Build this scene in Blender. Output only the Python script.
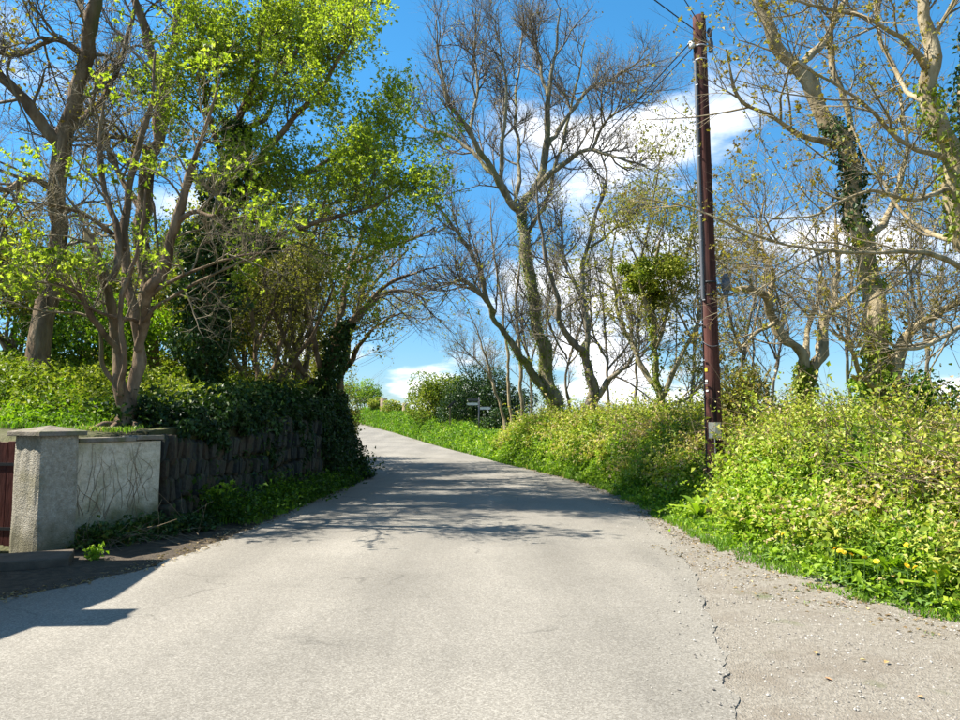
import bpy, math, random
import numpy as np
from mathutils import Vector, Matrix

for o in list(bpy.data.objects): bpy.data.objects.remove(o)
S = bpy.context.scene
COL = S.collection
random.seed(7)
PI = math.pi

# ------------------------------------------------------------------ camera
FPX, HORIZ, EYE = 725.0, 420.0, 1.55
PITCH = math.atan((HORIZ - 360.0) / FPX)
cam = bpy.data.cameras.new('camera'); camo = bpy.data.objects.new('camera', cam); COL.objects.link(camo)
cam.sensor_width = 36.0; cam.lens = FPX / 960.0 * 36.0; cam.clip_start = 0.05; cam.clip_end = 9000
camo.location = (0, 0, EYE); camo.rotation_euler = (PI / 2 + PITCH, 0, 0)
S.camera = camo

# ------------------------------------------------------------------ sky, sun, exposure
SUN_AZ = math.atan2(-1.0, 0.02)            # clockwise from +Y, toward the sun
SUN_EL = math.radians(52)
sun_dir = Vector((math.sin(SUN_AZ) * math.cos(SUN_EL), math.cos(SUN_AZ) * math.cos(SUN_EL), math.sin(SUN_EL)))
W = bpy.data.worlds.new('World'); S.world = W; W.use_nodes = True
nt = W.node_tree; nt.nodes.clear()
def wn(t, **k):
    n = nt.nodes.new(t)
    for a, b in k.items(): setattr(n, a, b)
    return n
out = wn('ShaderNodeOutputWorld'); bg = wn('ShaderNodeBackground'); bg.inputs['Strength'].default_value = 0.085
sky = wn('ShaderNodeTexSky', sky_type='NISHITA', sun_disc=False, sun_elevation=SUN_EL, sun_rotation=SUN_AZ,
         altitude=0, air_density=1.0, dust_density=0.05, ozone_density=3.0)
hsv = wn('ShaderNodeHueSaturation'); hsv.inputs['Saturation'].default_value = 1.12; hsv.inputs['Hue'].default_value = 0.495; hsv.inputs['Value'].default_value = 1.0
tc = wn('ShaderNodeTexCoord'); sep = wn('ShaderNodeSeparateXYZ')
zc = wn('ShaderNodeMath', operation='MAXIMUM'); zc.inputs[1].default_value = 0.0
za = wn('ShaderNodeMath', operation='ADD'); za.inputs[1].default_value = 0.32
dx = wn('ShaderNodeMath', operation='DIVIDE'); dy = wn('ShaderNodeMath', operation='DIVIDE')
cmb = wn('ShaderNodeCombineXYZ'); cmb.inputs['Z'].default_value = 6.6
nz = wn('ShaderNodeTexNoise'); nz.inputs['Scale'].default_value = 1.35; nz.inputs['Detail'].default_value = 9; nz.inputs['Roughness'].default_value = 0.56
nz.inputs['Distortion'].default_value = 0.15
thr = wn('ShaderNodeMapRange'); thr.inputs['From Min'].default_value = 0.02; thr.inputs['From Max'].default_value = 0.62
thr.inputs['To Min'].default_value = 0.005; thr.inputs['To Max'].default_value = -0.07
ad = wn('ShaderNodeMath', operation='ADD')
rmp = wn('ShaderNodeMapRange', interpolation_type='SMOOTHSTEP'); rmp.inputs['From Min'].default_value = 0.50; rmp.inputs['From Max'].default_value = 0.61; rmp.inputs['To Max'].default_value = 0.9
nz2 = wn('ShaderNodeTexNoise'); nz2.inputs['Scale'].default_value = 2.6; nz2.inputs['Detail'].default_value = 6
crm = wn('ShaderNodeMix', data_type='RGBA'); crm.inputs[6].default_value = (4.0, 4.2, 4.6, 1); crm.inputs[7].default_value = (10.5, 10.2, 10.0, 1)
mix = wn('ShaderNodeMix', data_type='RGBA')
L = nt.links.new
L(tc.outputs['Generated'], sep.inputs[0]); L(sep.outputs['Z'], zc.inputs[0]); L(zc.outputs[0], za.inputs[0])
L(sep.outputs['X'], dx.inputs[0]); L(za.outputs[0], dx.inputs[1]); L(sep.outputs['Y'], dy.inputs[0]); L(za.outputs[0], dy.inputs[1])
L(dx.outputs[0], cmb.inputs['X']); L(dy.outputs[0], cmb.inputs['Y'])
L(cmb.outputs[0], nz.inputs['Vector']); L(cmb.outputs[0], nz2.inputs['Vector'])
L(sep.outputs['Z'], thr.inputs['Value']); L(nz.outputs['Fac'], ad.inputs[0]); L(thr.outputs[0], ad.inputs[1]); L(ad.outputs[0], rmp.inputs['Value'])
L(nz2.outputs['Fac'], crm.inputs[0])
tint = wn('ShaderNodeMix', data_type='RGBA', blend_type='MULTIPLY'); tint.inputs[0].default_value = 1; tr = wn('ShaderNodeMapRange'); tr.inputs['From Min'].default_value = 0.0; tr.inputs['From Max'].default_value = 0.45
tm = wn('ShaderNodeMix', data_type='RGBA'); tm.inputs[6].default_value = (0.40, 0.48, 0.62, 1); tm.inputs[7].default_value = (0.47, 0.93, 1.03, 1)
L(sep.outputs['Z'], tr.inputs['Value']); L(tr.outputs[0], tm.inputs[0]); L(tm.outputs[2], tint.inputs[7])
L(sky.outputs[0], hsv.inputs['Color']); L(hsv.outputs[0], tint.inputs[6]); L(tint.outputs[2], mix.inputs[6]); L(crm.outputs[2], mix.inputs[7]); L(rmp.outputs[0], mix.inputs[0])
L(mix.outputs[2], bg.inputs['Color']); L(bg.outputs[0], out.inputs['Surface'])

sl = bpy.data.lights.new('sun', 'SUN'); sl.energy = 5.0; sl.angle = math.radians(0.53); sl.color = (1.0, 0.95, 0.86)
so = bpy.data.objects.new('sun', sl); COL.objects.link(so); so.location = (-30, 12, 30)
so.rotation_euler = (-sun_dir).to_track_quat('-Z', 'Y').to_euler()

S.view_settings.view_transform = 'Standard'; S.view_settings.look = 'None'
S.view_settings.exposure = 1.46; S.view_settings.gamma = 1.0; S.view_settings.use_curve_mapping = False

# ------------------------------------------------------------------ helpers: pixels, noise, meshes
def P(px, py, d):
    xr = (px - 480.0) / FPX; yr = (360.0 - py) / FPX
    c, s = math.cos(PITCH), math.sin(PITCH)
    v = np.array([xr, c - yr * s, s + yr * c])
    return np.array([0, 0, EYE]) + v * (d / v[1])

def sn(p, f, seed, octs=2):
    """cheap smooth noise in -1..1 from summed sines; p (...,k)"""
    r = np.random.RandomState(seed); p = np.asarray(p, float); k = p.shape[-1]; o = 0; a = 1.0; tot = 0
    for i in range(octs):
        for j in range(4):
            w = r.randn(k); w /= np.linalg.norm(w)
            o = o + a * np.sin((p @ w) * f * (1 + 0.35 * r.rand()) * 2 + r.rand() * 6.28)
        tot += 2.2 * a; f *= 2.1; a *= 0.5
    return np.clip(o / tot, -1, 1)

def ss(a, b, x):
    t = np.clip((x - a) / (b - a), 0, 1); return t * t * (3 - 2 * t)

def nrm(v): return v / (np.linalg.norm(v, axis=-1, keepdims=True) + 1e-9)

def mesh(name, V, F, mat=None, parent=None, smooth=False, att=None, F2=None):
    """V (n,3), F (m,k) one array of equal faces, optional F2 of another size; att = per-vertex float 'v'"""
    V = np.asarray(V, np.float32).reshape(-1, 3); F = np.asarray(F, np.int32)
    me = bpy.data.meshes.new(name)
    me.vertices.add(len(V)); me.vertices.foreach_set('co', V.ravel())
    arrs = [F] + ([np.asarray(F2, np.int32)] if F2 is not None else [])
    idx = np.concatenate([a.ravel() for a in arrs]); cnt = np.concatenate([np.full(len(a), a.shape[1], np.int32) for a in arrs])
    st = np.concatenate([[0], np.cumsum(cnt)[:-1]]).astype(np.int32)
    me.loops.add(len(idx)); me.loops.foreach_set('vertex_index', idx)
    me.polygons.add(len(cnt)); me.polygons.foreach_set('loop_start', st)
    me.polygons.foreach_set('use_smooth', np.full(len(cnt), smooth, bool))
    me.update(calc_edges=True)
    if att is not None:
        a = me.attributes.new('v', 'FLOAT', 'POINT'); a.data.foreach_set('value', np.asarray(att, np.float32).ravel())
    if mat: me.materials.append(mat)
    o = bpy.data.objects.new(name, me); COL.objects.link(o)
    if parent: o.parent = parent
    return o

def tag(o, label=None, cat=None, group=None, kind=None):
    if label: o['label'] = label
    if cat: o['category'] = cat
    if group: o['group'] = group
    if kind: o['kind'] = kind
    return o

def empty(name, loc=(0, 0, 0), rz=0):
    o = bpy.data.objects.new(name, None); COL.objects.link(o); o.location = loc; o.rotation_euler = (0, 0, rz); o.empty_display_size = 0.2
    return o

def under(child, root):
    """parent a mesh built in world coordinates to a root that stands elsewhere, keeping it where it is"""
    child.parent = root
    child.matrix_parent_inverse = (Matrix.Translation(root.location) @ root.rotation_euler.to_matrix().to_4x4()).inverted()
    return child

# --- box / lathe lists
class MB:
    def __init__(s): s.v = []; s.f = []
    def add(s, v, f):
        b = len(s.v); s.v += [tuple(x) for x in v]; s.f += [tuple(i + b for i in q) for q in f]
    def box(s, c, d, rot=None):
        x, y, z = (q / 2 for q in d); c = Vector(c)
        vs = [Vector((i * x, j * y, k * z)) for k in (-1, 1) for j in (-1, 1) for i in (-1, 1)]
        if rot is not None: vs = [rot @ q for q in vs]
        s.add([q + c for q in vs], [(0, 2, 3, 1), (4, 5, 7, 6), (0, 1, 5, 4), (2, 6, 7, 3), (0, 4, 6, 2), (1, 3, 7, 5)])
    def cyl(s, a, b, r0, r1=None, n=10):
        a = Vector(a); b = Vector(b); r1 = r0 if r1 is None else r1; t = (b - a).normalized()
        u = t.orthogonal().normalized(); w = t.cross(u)
        vs = []
        for p, r in ((a, r0), (b, r1)):
            for i in range(n):
                q = 2 * PI * i / n; vs.append(p + u * math.cos(q) * r + w * math.sin(q) * r)
        fs = [(i, (i + 1) % n, n + (i + 1) % n, n + i) for i in range(n)] + [tuple(range(n))[::-1], tuple(range(n, 2 * n))]
        s.add(vs, fs)
    def build(s, name, mat, parent=None, bevel=0, smooth=False):
        me = bpy.data.meshes.new(name); me.from_pydata(s.v, [], s.f); me.update()
        if mat: me.materials.append(mat)
        o = bpy.data.objects.new(name, me); COL.objects.link(o)
        if smooth:
            for p in me.polygons: p.use_smooth = len(p.vertices) == 4
        if parent: o.parent = parent
        if bevel:
            m = o.modifiers.new('bevel', 'BEVEL'); m.width = bevel; m.segments = 2; m.limit_method = 'ANGLE'
        return o

# --- tubes
def tubes(paths, radii, sides):
    paths = np.asarray(paths, float); radii = np.asarray(radii, float); N, K, _ = paths.shape
    t = np.gradient(paths, axis=1); t = nrm(t)
    ov = nrm(paths[:, -1] - paths[:, 0]); ax = np.eye(3)[np.argmin(np.abs(ov), axis=1)]
    u = nrm(np.cross(t, ax[:, None, :])); w = np.cross(t, u)
    a = np.arange(sides) * 2 * PI / sides
    V = paths[:, :, None, :] + radii[:, :, None, None] * (np.cos(a)[None, None, :, None] * u[:, :, None, :] + np.sin(a)[None, None, :, None] * w[:, :, None, :])
    base = (np.arange(N) * K * sides)[:, None, None] + (np.arange(K - 1) * sides)[None, :, None]
    i = np.arange(sides)[None, None, :]; j = (i + 1) % sides
    F = np.stack([base + i, base + j, base + sides + j, base + sides + i], -1).reshape(-1, 4)
    return V.reshape(-1, 3), F

def join(parts):
    V = []; F = []; b = 0
    for v, f in parts: V.append(v); F.append(f + b); b += len(v)
    return np.concatenate(V), np.concatenate(F)

def resample(pts, rad, K=38):
    pts = np.asarray(pts, float); rad = np.asarray(rad, float); n = len(pts)
    q = np.vstack([2 * pts[0] - pts[1], pts, 2 * pts[-1] - pts[-2]]); s = np.linspace(0, n - 1, K)
    i = np.clip(s.astype(int), 0, n - 2); f = (s - i)[:, None]
    p0, p1, p2, p3 = q[i], q[i + 1], q[i + 2], q[i + 3]
    o = 0.5 * ((2 * p1) + (-p0 + p2) * f + (2 * p0 - 5 * p1 + 4 * p2 - p3) * f ** 2 + (-p0 + 3 * p1 - 3 * p2 + p3) * f ** 3)
    return o, np.interp(s, np.arange(n), rad)

def grow(par, parR, n, Ln, seg, ang, up, wig, r0, rng, t0=0.25, t1=1.0, drift=None, lv=0.35, taper=0.3, fall=0.45):
    """n children along every parent polyline; returns (N*n, seg+1, 3), radii"""
    N, K, _ = par.shape
    t = t0 + (t1 - t0) * (np.arange(n)[None, :] + rng.rand(N, n)) / n
    s = t * (K - 1); i = np.clip(s.astype(int), 0, K - 2); f = (s - i)[..., None]
    ni = np.arange(N)[:, None]
    a, b = par[ni, i], par[ni, i + 1]
    pos = (a * (1 - f) + b * f).reshape(-1, 3); tan = nrm(b - a).reshape(-1, 3)
    pr = (parR[ni, i] * (1 - f[..., 0]) + parR[ni, i + 1] * f[..., 0]).ravel()
    rv = rng.randn(len(pos), 3); rv[:, 2] += 0.35
    perp = nrm(rv - (rv * tan).sum(1, keepdims=True) * tan)
    an = (ang * (0.7 + 0.6 * rng.rand(len(pos))))[:, None]
    d = nrm(tan * np.cos(an) + perp * np.sin(an))
    ln = Ln * (1 - fall * (t.ravel() - t0) / max(t1 - t0, 1e-6)) * (1 + lv * rng.randn(len(pos)).clip(-1.6, 1.6)); ln = np.maximum(ln, Ln * 0.2)
    st = ln / seg; pts = [pos]; bend = rng.randn(len(pos), 3) * wig * 0.5
    for k in range(seg):
        d = d + rng.randn(len(pos), 3) * wig + bend; d[:, 2] += up
        if drift is not None: d = d + np.asarray(drift)
        d = nrm(d); pts.append(pts[-1] + d * st[:, None])
    rs = np.minimum(pr * 0.72, r0 * (0.75 + 0.5 * rng.rand(len(pos))))
    rad = rs[:, None] * (1 - (1 - taper) * np.linspace(0, 1, seg + 1))[None, :]
    return np.stack(pts, 1), rad

# --- leaves: folded diamonds
def leaf_arrays(pos, d, n, ln, wd, val, fold=0.25, droop=0.15):
    N = len(pos); ln = np.broadcast_to(ln, (N,))[:, None]; wd = np.broadcast_to(wd, (N,))[:, None]
    d = nrm(d); n = nrm(n - (n * d).sum(1, keepdims=True) * d); s = np.cross(d, n)
    v0 = pos; v2 = pos + d * ln - n * ln * droop
    m = pos + d * ln * 0.42
    v1 = m + s * wd * 0.5 + n * wd * fold; v3 = m - s * wd * 0.5 + n * wd * fold
    V = np.stack([v0, v1, v2, v3], 1).reshape(-1, 3)
    b = np.arange(N)[:, None] * 4
    F = np.concatenate([b + [0, 2, 1], b + [0, 3, 2]], 1).reshape(-1, 3)
    return V, F, np.repeat(val, 4)

def leaves(name, pos, d, n, ln, wd, val, mat, parent=None, fold=0.25, droop=0.15):
    V, F, A = leaf_arrays(pos, d, n, ln, wd, val, fold, droop)
    return mesh(name, V, F, mat, parent, False, A)

def rdir(rng, N): return nrm(rng.randn(N, 3))

# ------------------------------------------------------------------ materials
MATS = {}
def newmat(name):
    m = bpy.data.materials.new(name); m.use_nodes = True; m.node_tree.nodes.clear(); MATS[name] = m
    return m, m.node_tree.nodes, m.node_tree.links.new
def ramp(N, cols):
    r = N.new('ShaderNodeValToRGB'); e = r.color_ramp.elements
    while len(e) < len(cols): e.new(0.5)
    for q, (p, c) in zip(e, cols): q.position = p; q.color = (*c, 1)
    return r
def leafmat(name, cols, trans=0.42, rough=0.5, spec=0.35, tcol=(1.0, 1.15, 0.45)):
    m, N, K = newmat(name)
    at = N.new('ShaderNodeAttribute'); at.attribute_name = 'v'
    r = ramp(N, cols); K(at.outputs['Fac'], r.inputs[0])
    p = N.new('ShaderNodeBsdfPrincipled'); p.inputs['Roughness'].default_value = rough; p.inputs['Specular IOR Level'].default_value = spec
    K(r.outputs[0], p.inputs['Base Color'])
    mu = N.new('ShaderNodeMix'); mu.data_type = 'RGBA'; mu.blend_type = 'MULTIPLY'; mu.inputs[0].default_value = 1; mu.inputs[7].default_value = (*tcol, 1)
    K(r.outputs[0], mu.inputs[6])
    t = N.new('ShaderNodeBsdfTranslucent'); K(mu.outputs[2], t.inputs['Color'])
    x = N.new('ShaderNodeMixShader'); x.inputs[0].default_value = trans
    K(p.outputs[0], x.inputs[1]); K(t.outputs[0], x.inputs[2])
    o = N.new('ShaderNodeOutputMaterial'); K(x.outputs[0], o.inputs['Surface'])
    return m
def noisemat(name, cols, scale=6, detail=6, rough=0.85, bump=0.3, bscale=30, dist=0.02, stretch=None, spec=0.3, extra=None, rg=0.6, base=None):
    """ramp over object-space noise plus bump; extra = (scale, lo, hi, colour) a second blotchy layer"""
    m, N, K = newmat(name)
    tc = N.new('ShaderNodeTexCoord'); mp = N.new('ShaderNodeMapping')
    if stretch: mp.inputs['Scale'].default_value = stretch
    K(tc.outputs['Object'], mp.inputs[0])
    n = N.new('ShaderNodeTexNoise'); n.inputs['Scale'].default_value = scale; n.inputs['Detail'].default_value = detail; n.inputs['Roughness'].default_value = rg
    K(mp.outputs[0], n.inputs['Vector'])
    r = ramp(N, cols); K(n.outputs['Fac'], r.inputs[0]); col = r.outputs[0]
    for ex in (extra or []):
        n2 = N.new('ShaderNodeTexNoise'); n2.inputs['Scale'].default_value = ex[0]; n2.inputs['Detail'].default_value = 5
        K(mp.outputs[0], n2.inputs['Vector'])
        r2 = N.new('ShaderNodeMapRange'); r2.inputs['From Min'].default_value = ex[1]; r2.inputs['From Max'].default_value = ex[2]; K(n2.outputs['Fac'], r2.inputs['Value'])
        mx = N.new('ShaderNodeMix'); mx.data_type = 'RGBA'; K(r2.outputs[0], mx.inputs[0]); K(col, mx.inputs[6]); mx.inputs[7].default_value = (*ex[3], 1); col = mx.outputs[2]
    if base:
        sx = N.new('ShaderNodeSeparateXYZ'); K(tc.outputs['Object'], sx.inputs[0]); n4 = N.new('ShaderNodeTexNoise'); n4.inputs['Scale'].default_value = 4; n4.inputs['Detail'].default_value = 7; K(tc.outputs['Object'], n4.inputs['Vector'])
        ma = N.new('ShaderNodeMath'); ma.operation = 'MULTIPLY_ADD'; ma.inputs[1].default_value = 1.1; K(n4.outputs['Fac'], ma.inputs[0]); K(sx.outputs['Z'], ma.inputs[2])
        r4 = N.new('ShaderNodeMapRange'); r4.inputs['From Min'].default_value = base[1] + 0.55; r4.inputs['From Max'].default_value = base[0] + 0.55; r4.inputs['To Max'].default_value = 0.85; K(ma.outputs[0], r4.inputs['Value'])
        m4 = N.new('ShaderNodeMix'); m4.data_type = 'RGBA'; K(r4.outputs[0], m4.inputs[0]); K(col, m4.inputs[6]); m4.inputs[7].default_value = (*base[2], 1); col = m4.outputs[2]
    p = N.new('ShaderNodeBsdfPrincipled'); p.inputs['Roughness'].default_value = rough; p.inputs['Specular IOR Level'].default_value = spec
    K(col, p.inputs['Base Color'])
    if bump:
        b = N.new('ShaderNodeBump'); b.inputs['Strength'].default_value = bump; b.inputs['Distance'].default_value = dist
        n3 = N.new('ShaderNodeTexNoise'); n3.inputs['Scale'].default_value = bscale; n3.inputs['Detail'].default_value = 6; K(mp.outputs[0], n3.inputs['Vector'])
        K(n3.outputs['Fac'], b.inputs['Height']); K(b.outputs[0], p.inputs['Normal'])
    o = N.new('ShaderNodeOutputMaterial'); K(p.outputs[0], o.inputs['Surface'])
    return m
def plain(name, c, rough=0.6, metal=0):
    m, N, K = newmat(name)
    p = N.new('ShaderNodeBsdfPrincipled'); p.inputs['Roughness'].default_value = rough; p.inputs['Metallic'].default_value = metal
    n = N.new('ShaderNodeTexNoise'); n.inputs['Scale'].default_value = 18; n.inputs['Detail'].default_value = 5
    r = ramp(N, [(0.3, tuple(q * 0.75 for q in c)), (0.7, tuple(min(1, q * 1.2) for q in c))]); K(n.outputs['Fac'], r.inputs[0]); K(r.outputs[0], p.inputs['Base Color'])
    o = N.new('ShaderNodeOutputMaterial'); K(p.outputs[0], o.inputs['Surface'])
    return m

M_soil = noisemat('earth', [(0.3, (0.035, 0.030, 0.015)), (0.55, (0.075, 0.075, 0.025)), (0.75, (0.10, 0.09, 0.045))], scale=1.5, bump=0.6, bscale=14, dist=0.08)
M_dirt = noisemat('dirt', [(0.3, (0.028, 0.021, 0.014)), (0.6, (0.075, 0.057, 0.038)), (0.8, (0.14, 0.11, 0.075))], scale=9, bump=0.8, bscale=40, dist=0.03)
M_kerb = noisemat('weathered_concrete', [(0.3, (0.055, 0.042, 0.03)), (0.7, (0.12, 0.095, 0.07))], scale=5, bump=0.4, bscale=60)

def asphalt_mat():
    m, N, K = newmat('asphalt')
    tc = N.new('ShaderNodeTexCoord')
    def noise(s, d, src=None):
        n = N.new('ShaderNodeTexNoise'); n.inputs['Scale'].default_value = s; n.inputs['Detail'].default_value = d; K(src or tc.outputs['Object'], n.inputs['Vector']); return n
    v = N.new('ShaderNodeTexVoronoi'); v.inputs['Scale'].default_value = 110; K(tc.outputs['Object'], v.inputs['Vector'])
    sp = N.new('ShaderNodeSeparateColor'); K(v.outputs['Color'], sp.inputs[0])
    r = ramp(N, [(0.0, (0.155, 0.140, 0.114)), (0.35, (0.198, 0.180, 0.149)), (0.7, (0.23, 0.210, 0.175)), (1.0, (0.30, 0.276, 0.232))]); K(sp.outputs[0], r.inputs[0])
    big = noise(0.45, 5); mp = N.new('ShaderNodeMapping'); mp.inputs['Scale'].default_value = (1.6, 0.22, 1); K(tc.outputs['Object'], mp.inputs[0])
    trk = noise(0.9, 4, mp.outputs[0])
    mr = N.new('ShaderNodeMapRange'); mr.inputs['From Min'].default_value = 0.3; mr.inputs['From Max'].default_value = 0.7; mr.inputs['To Min'].default_value = 0.80; mr.inputs['To Max'].default_value = 1.10; K(big.outputs['Fac'], mr.inputs['Value'])
    mr2 = N.new('ShaderNodeMapRange'); mr2.inputs['From Min'].default_value = 0.3; mr2.inputs['From Max'].default_value = 0.7; mr2.inputs['To Min'].default_value = 0.86; mr2.inputs['To Max'].default_value = 1.08; K(trk.outputs['Fac'], mr2.inputs['Value'])
    mm = N.new('ShaderNodeMath'); mm.operation = 'MULTIPLY'; K(mr.outputs[0], mm.inputs[0]); K(mr2.outputs[0], mm.inputs[1])
    # small dark pits and stains
    pit = noise(7, 8); pr = N.new('ShaderNodeMapRange'); pr.inputs['From Min'].default_value = 0.30; pr.inputs['From Max'].default_value = 0.40; pr.inputs['To Min'].default_value = 0.9; pr.inputs['To Max'].default_value = 1.0; K(pit.outputs['Fac'], pr.inputs['Value'])
    m3 = N.new('ShaderNodeMath'); m3.operation = 'MULTIPLY'; K(mm.outputs[0], m3.inputs[0]); K(pr.outputs[0], m3.inputs[1])
    wn_ = noise(1.3, 4); wv = N.new('ShaderNodeVectorMath'); wv.operation = 'MULTIPLY_ADD'; wv.inputs[1].default_value = (0.9, 0.9, 0); K(wn_.outputs['Color'], wv.inputs[0]); K(tc.outputs['Object'], wv.inputs[2])
    ve = N.new('ShaderNodeTexVoronoi'); ve.feature = 'DISTANCE_TO_EDGE'; ve.inputs['Scale'].default_value = 0.62; K(wv.outputs[0], ve.inputs['Vector'])
    ck = N.new('ShaderNodeMapRange'); ck.inputs['From Min'].default_value = 0.0; ck.inputs['From Max'].default_value = 0.012; ck.inputs['To Min'].default_value = 1.0; ck.inputs['To Max'].default_value = 0.0; K(ve.outputs['Distance'], ck.inputs['Value'])
    cm = noise(0.55, 3); cr = N.new('ShaderNodeMapRange'); cr.inputs['From Min'].default_value = 0.52; cr.inputs['From Max'].default_value = 0.62; cr.inputs['To Max'].default_value = 0.42; K(cm.outputs['Fac'], cr.inputs['Value'])
    cc = N.new('ShaderNodeMath'); cc.operation = 'MULTIPLY'; K(ck.outputs[0], cc.inputs[0]); K(cr.outputs[0], cc.inputs[1])
    c1 = N.new('ShaderNodeMath'); c1.operation = 'SUBTRACT'; c1.inputs[0].default_value = 1.0; K(cc.outputs[0], c1.inputs[1])
    sx = N.new('ShaderNodeSeparateXYZ'); K(tc.outputs['Object'], sx.inputs[0]); wt = noise(0.3, 2)
    a1 = N.new('ShaderNodeMath'); a1.operation = 'MULTIPLY_ADD'; a1.inputs[1].default_value = 0.8; K(wt.outputs['Fac'], a1.inputs[0]); K(sx.outputs['X'], a1.inputs[2])
    a2 = N.new('ShaderNodeMath'); a2.operation = 'MULTIPLY'; a2.inputs[1].default_value = 3.6; K(a1.outputs[0], a2.inputs[0])
    a3 = N.new('ShaderNodeMath'); a3.operation = 'SINE'; K(a2.outputs[0], a3.inputs[0])
    a4 = N.new('ShaderNodeMath'); a4.operation = 'MULTIPLY_ADD'; a4.inputs[1].default_value = 0.045; a4.inputs[2].default_value = 0.985; K(a3.outputs[0], a4.inputs[0])
    m5 = N.new('ShaderNodeMath'); m5.operation = 'MULTIPLY'; K(c1.outputs[0], m5.inputs[0]); K(a4.outputs[0], m5.inputs[1])
    m6 = N.new('ShaderNodeMath'); m6.operation = 'MULTIPLY'; K(m5.outputs[0], m6.inputs[0]); K(m3.outputs[0], m6.inputs[1]); m3 = m6
    mx = N.new('ShaderNodeMix'); mx.data_type = 'RGBA'; mx.blend_type = 'MULTIPLY'; mx.inputs[0].default_value = 1; K(r.outputs[0], mx.inputs[6]); K(m3.outputs[0], mx.inputs[7])
    p = N.new('ShaderNodeBsdfPrincipled'); p.inputs['Roughness'].default_value = 0.85; p.inputs['Specular IOR Level'].default_value = 0.25; K(mx.outputs[2], p.inputs['Base Color'])
    b = N.new('ShaderNodeBump'); b.inputs['Strength'].default_value = 0.35; b.inputs['Distance'].default_value = 0.005
    n5 = noise(110, 5); K(n5.outputs['Fac'], b.inputs['Height'])
    b2 = N.new('ShaderNodeBump'); b2.inputs['Strength'].default_value = 0.3; b2.inputs['Distance'].default_value = 0.003; K(v.outputs['Distance'], b2.inputs['Height']); K(b.outputs[0], b2.inputs['Normal'])
    K(b2.outputs[0], p.inputs['Normal'])
    o = N.new('ShaderNodeOutputMaterial'); K(p.outputs[0], o.inputs['Surface'])
    return m
M_asph = asphalt_mat()
M_grav = noisemat('gravel_fines', [(0.28, (0.11, 0.094, 0.071)), (0.5, (0.22, 0.193, 0.153)), (0.72, (0.32, 0.29, 0.24))], scale=28, detail=9, rg=0.75, bump=0.9, bscale=85, dist=0.02,
                  extra=[(1.6, 0.50, 0.75, (0.165, 0.135, 0.10)), (1.1, 0.62, 0.72, (0.10, 0.12, 0.04))])
M_peb = leafmat('pebbles', [(0, (0.13, 0.115, 0.10)), (0.5, (0.27, 0.245, 0.21)), (1, (0.44, 0.41, 0.36))], trans=0.0, rough=0.8)
M_rend = noisemat('pebbledash', [(0.25, (0.17, 0.15, 0.11)), (0.5, (0.37, 0.335, 0.26)), (0.72, (0.58, 0.54, 0.45))], scale=22, detail=9, rg=0.8, bump=1.0, bscale=75, dist=0.03, extra=[(2.4, 0.5, 0.75, (0.19, 0.17, 0.08))], base=(0.05, 0.5, (0.15, 0.135, 0.075)))
M_rend2 = noisemat('stained_render', [(0.25, (0.30, 0.26, 0.19)), (0.5, (0.54, 0.48, 0.36)), (0.75, (0.72, 0.66, 0.53))], scale=13, detail=9, rg=0.72, bump=0.7, bscale=45, dist=0.02, extra=[(2.6, 0.52, 0.8, (0.28, 0.26, 0.13))], base=(0.2, 0.7, (0.11, 0.11, 0.04)))
M_cop = noisemat('coping_concrete', [(0.3, (0.12, 0.10, 0.075)), (0.7, (0.24, 0.21, 0.165))], scale=9, bump=0.5, bscale=50, extra=[(5, 0.52, 0.66, (0.12, 0.12, 0.06))])
M_stone = [noisemat('wall_stone' + s, [(0.25, tuple(0.5 * q for q in c)), (0.6, c), (0.8, tuple(1.35 * q for q in c))], scale=7, bump=0.7, bscale=22, dist=0.03, extra=[(4, 0.55, 0.7, (0.06, 0.075, 0.03))])
           for s, c in (('', (0.070, 0.062, 0.045)), ('_brown', (0.078, 0.057, 0.035)), ('_slate', (0.042, 0.043, 0.037)))]
def bark(name, a, b, c, moss=(0.10, 0.12, 0.03), m0=0.52, m1=0.68, bs=16):
    return noisemat(name, [(0.28, a), (0.5, b), (0.75, c)], scale=5, detail=8, bump=0.9, bscale=bs, dist=0.04, stretch=(1, 1, 0.28), rough=0.9, spec=0.15, extra=[(1.5, m0, m1, moss)])
B_grey = bark('bark_grey', (0.075, 0.06, 0.042), (0.19, 0.158, 0.115), (0.37, 0.32, 0.245), m0=0.54, m1=0.72)
B_moss = bark('bark_mossy', (0.09, 0.074, 0.045), (0.22, 0.185, 0.115), (0.38, 0.33, 0.23), moss=(0.16, 0.165, 0.04), m0=0.52, m1=0.72)
B_brown = bark('bark_brown', (0.055, 0.036, 0.022), (0.16, 0.108, 0.065), (0.31, 0.235, 0.155), moss=(0.11, 0.105, 0.045), m0=0.56, m1=0.74)
B_tan = bark('bark_tan', (0.11, 0.082, 0.045), (0.29, 0.23, 0.135), (0.48, 0.40, 0.26), moss=(0.17, 0.16, 0.04), m0=0.58, m1=0.76)
B_twig = noisemat('twig_bark', [(0.3, (0.09, 0.072, 0.05)), (0.7, (0.21, 0.175, 0.125))], scale=3, bump=0, rough=0.8)
B_twigt = noisemat('twig_tan', [(0.3, (0.12, 0.092, 0.052)), (0.7, (0.27, 0.22, 0.135))], scale=3, bump=0, rough=0.8)
B_twigd = noisemat('twig_dark', [(0.3, (0.060, 0.048, 0.031)), (0.7, (0.156, 0.126, 0.084))], scale=3, bump=0, rough=0.8)
B_dead = noisemat('dead_stem', [(0.3, (0.12, 0.085, 0.05)), (0.7, (0.30, 0.23, 0.14))], scale=6, bump=0, rough=0.85)

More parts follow.
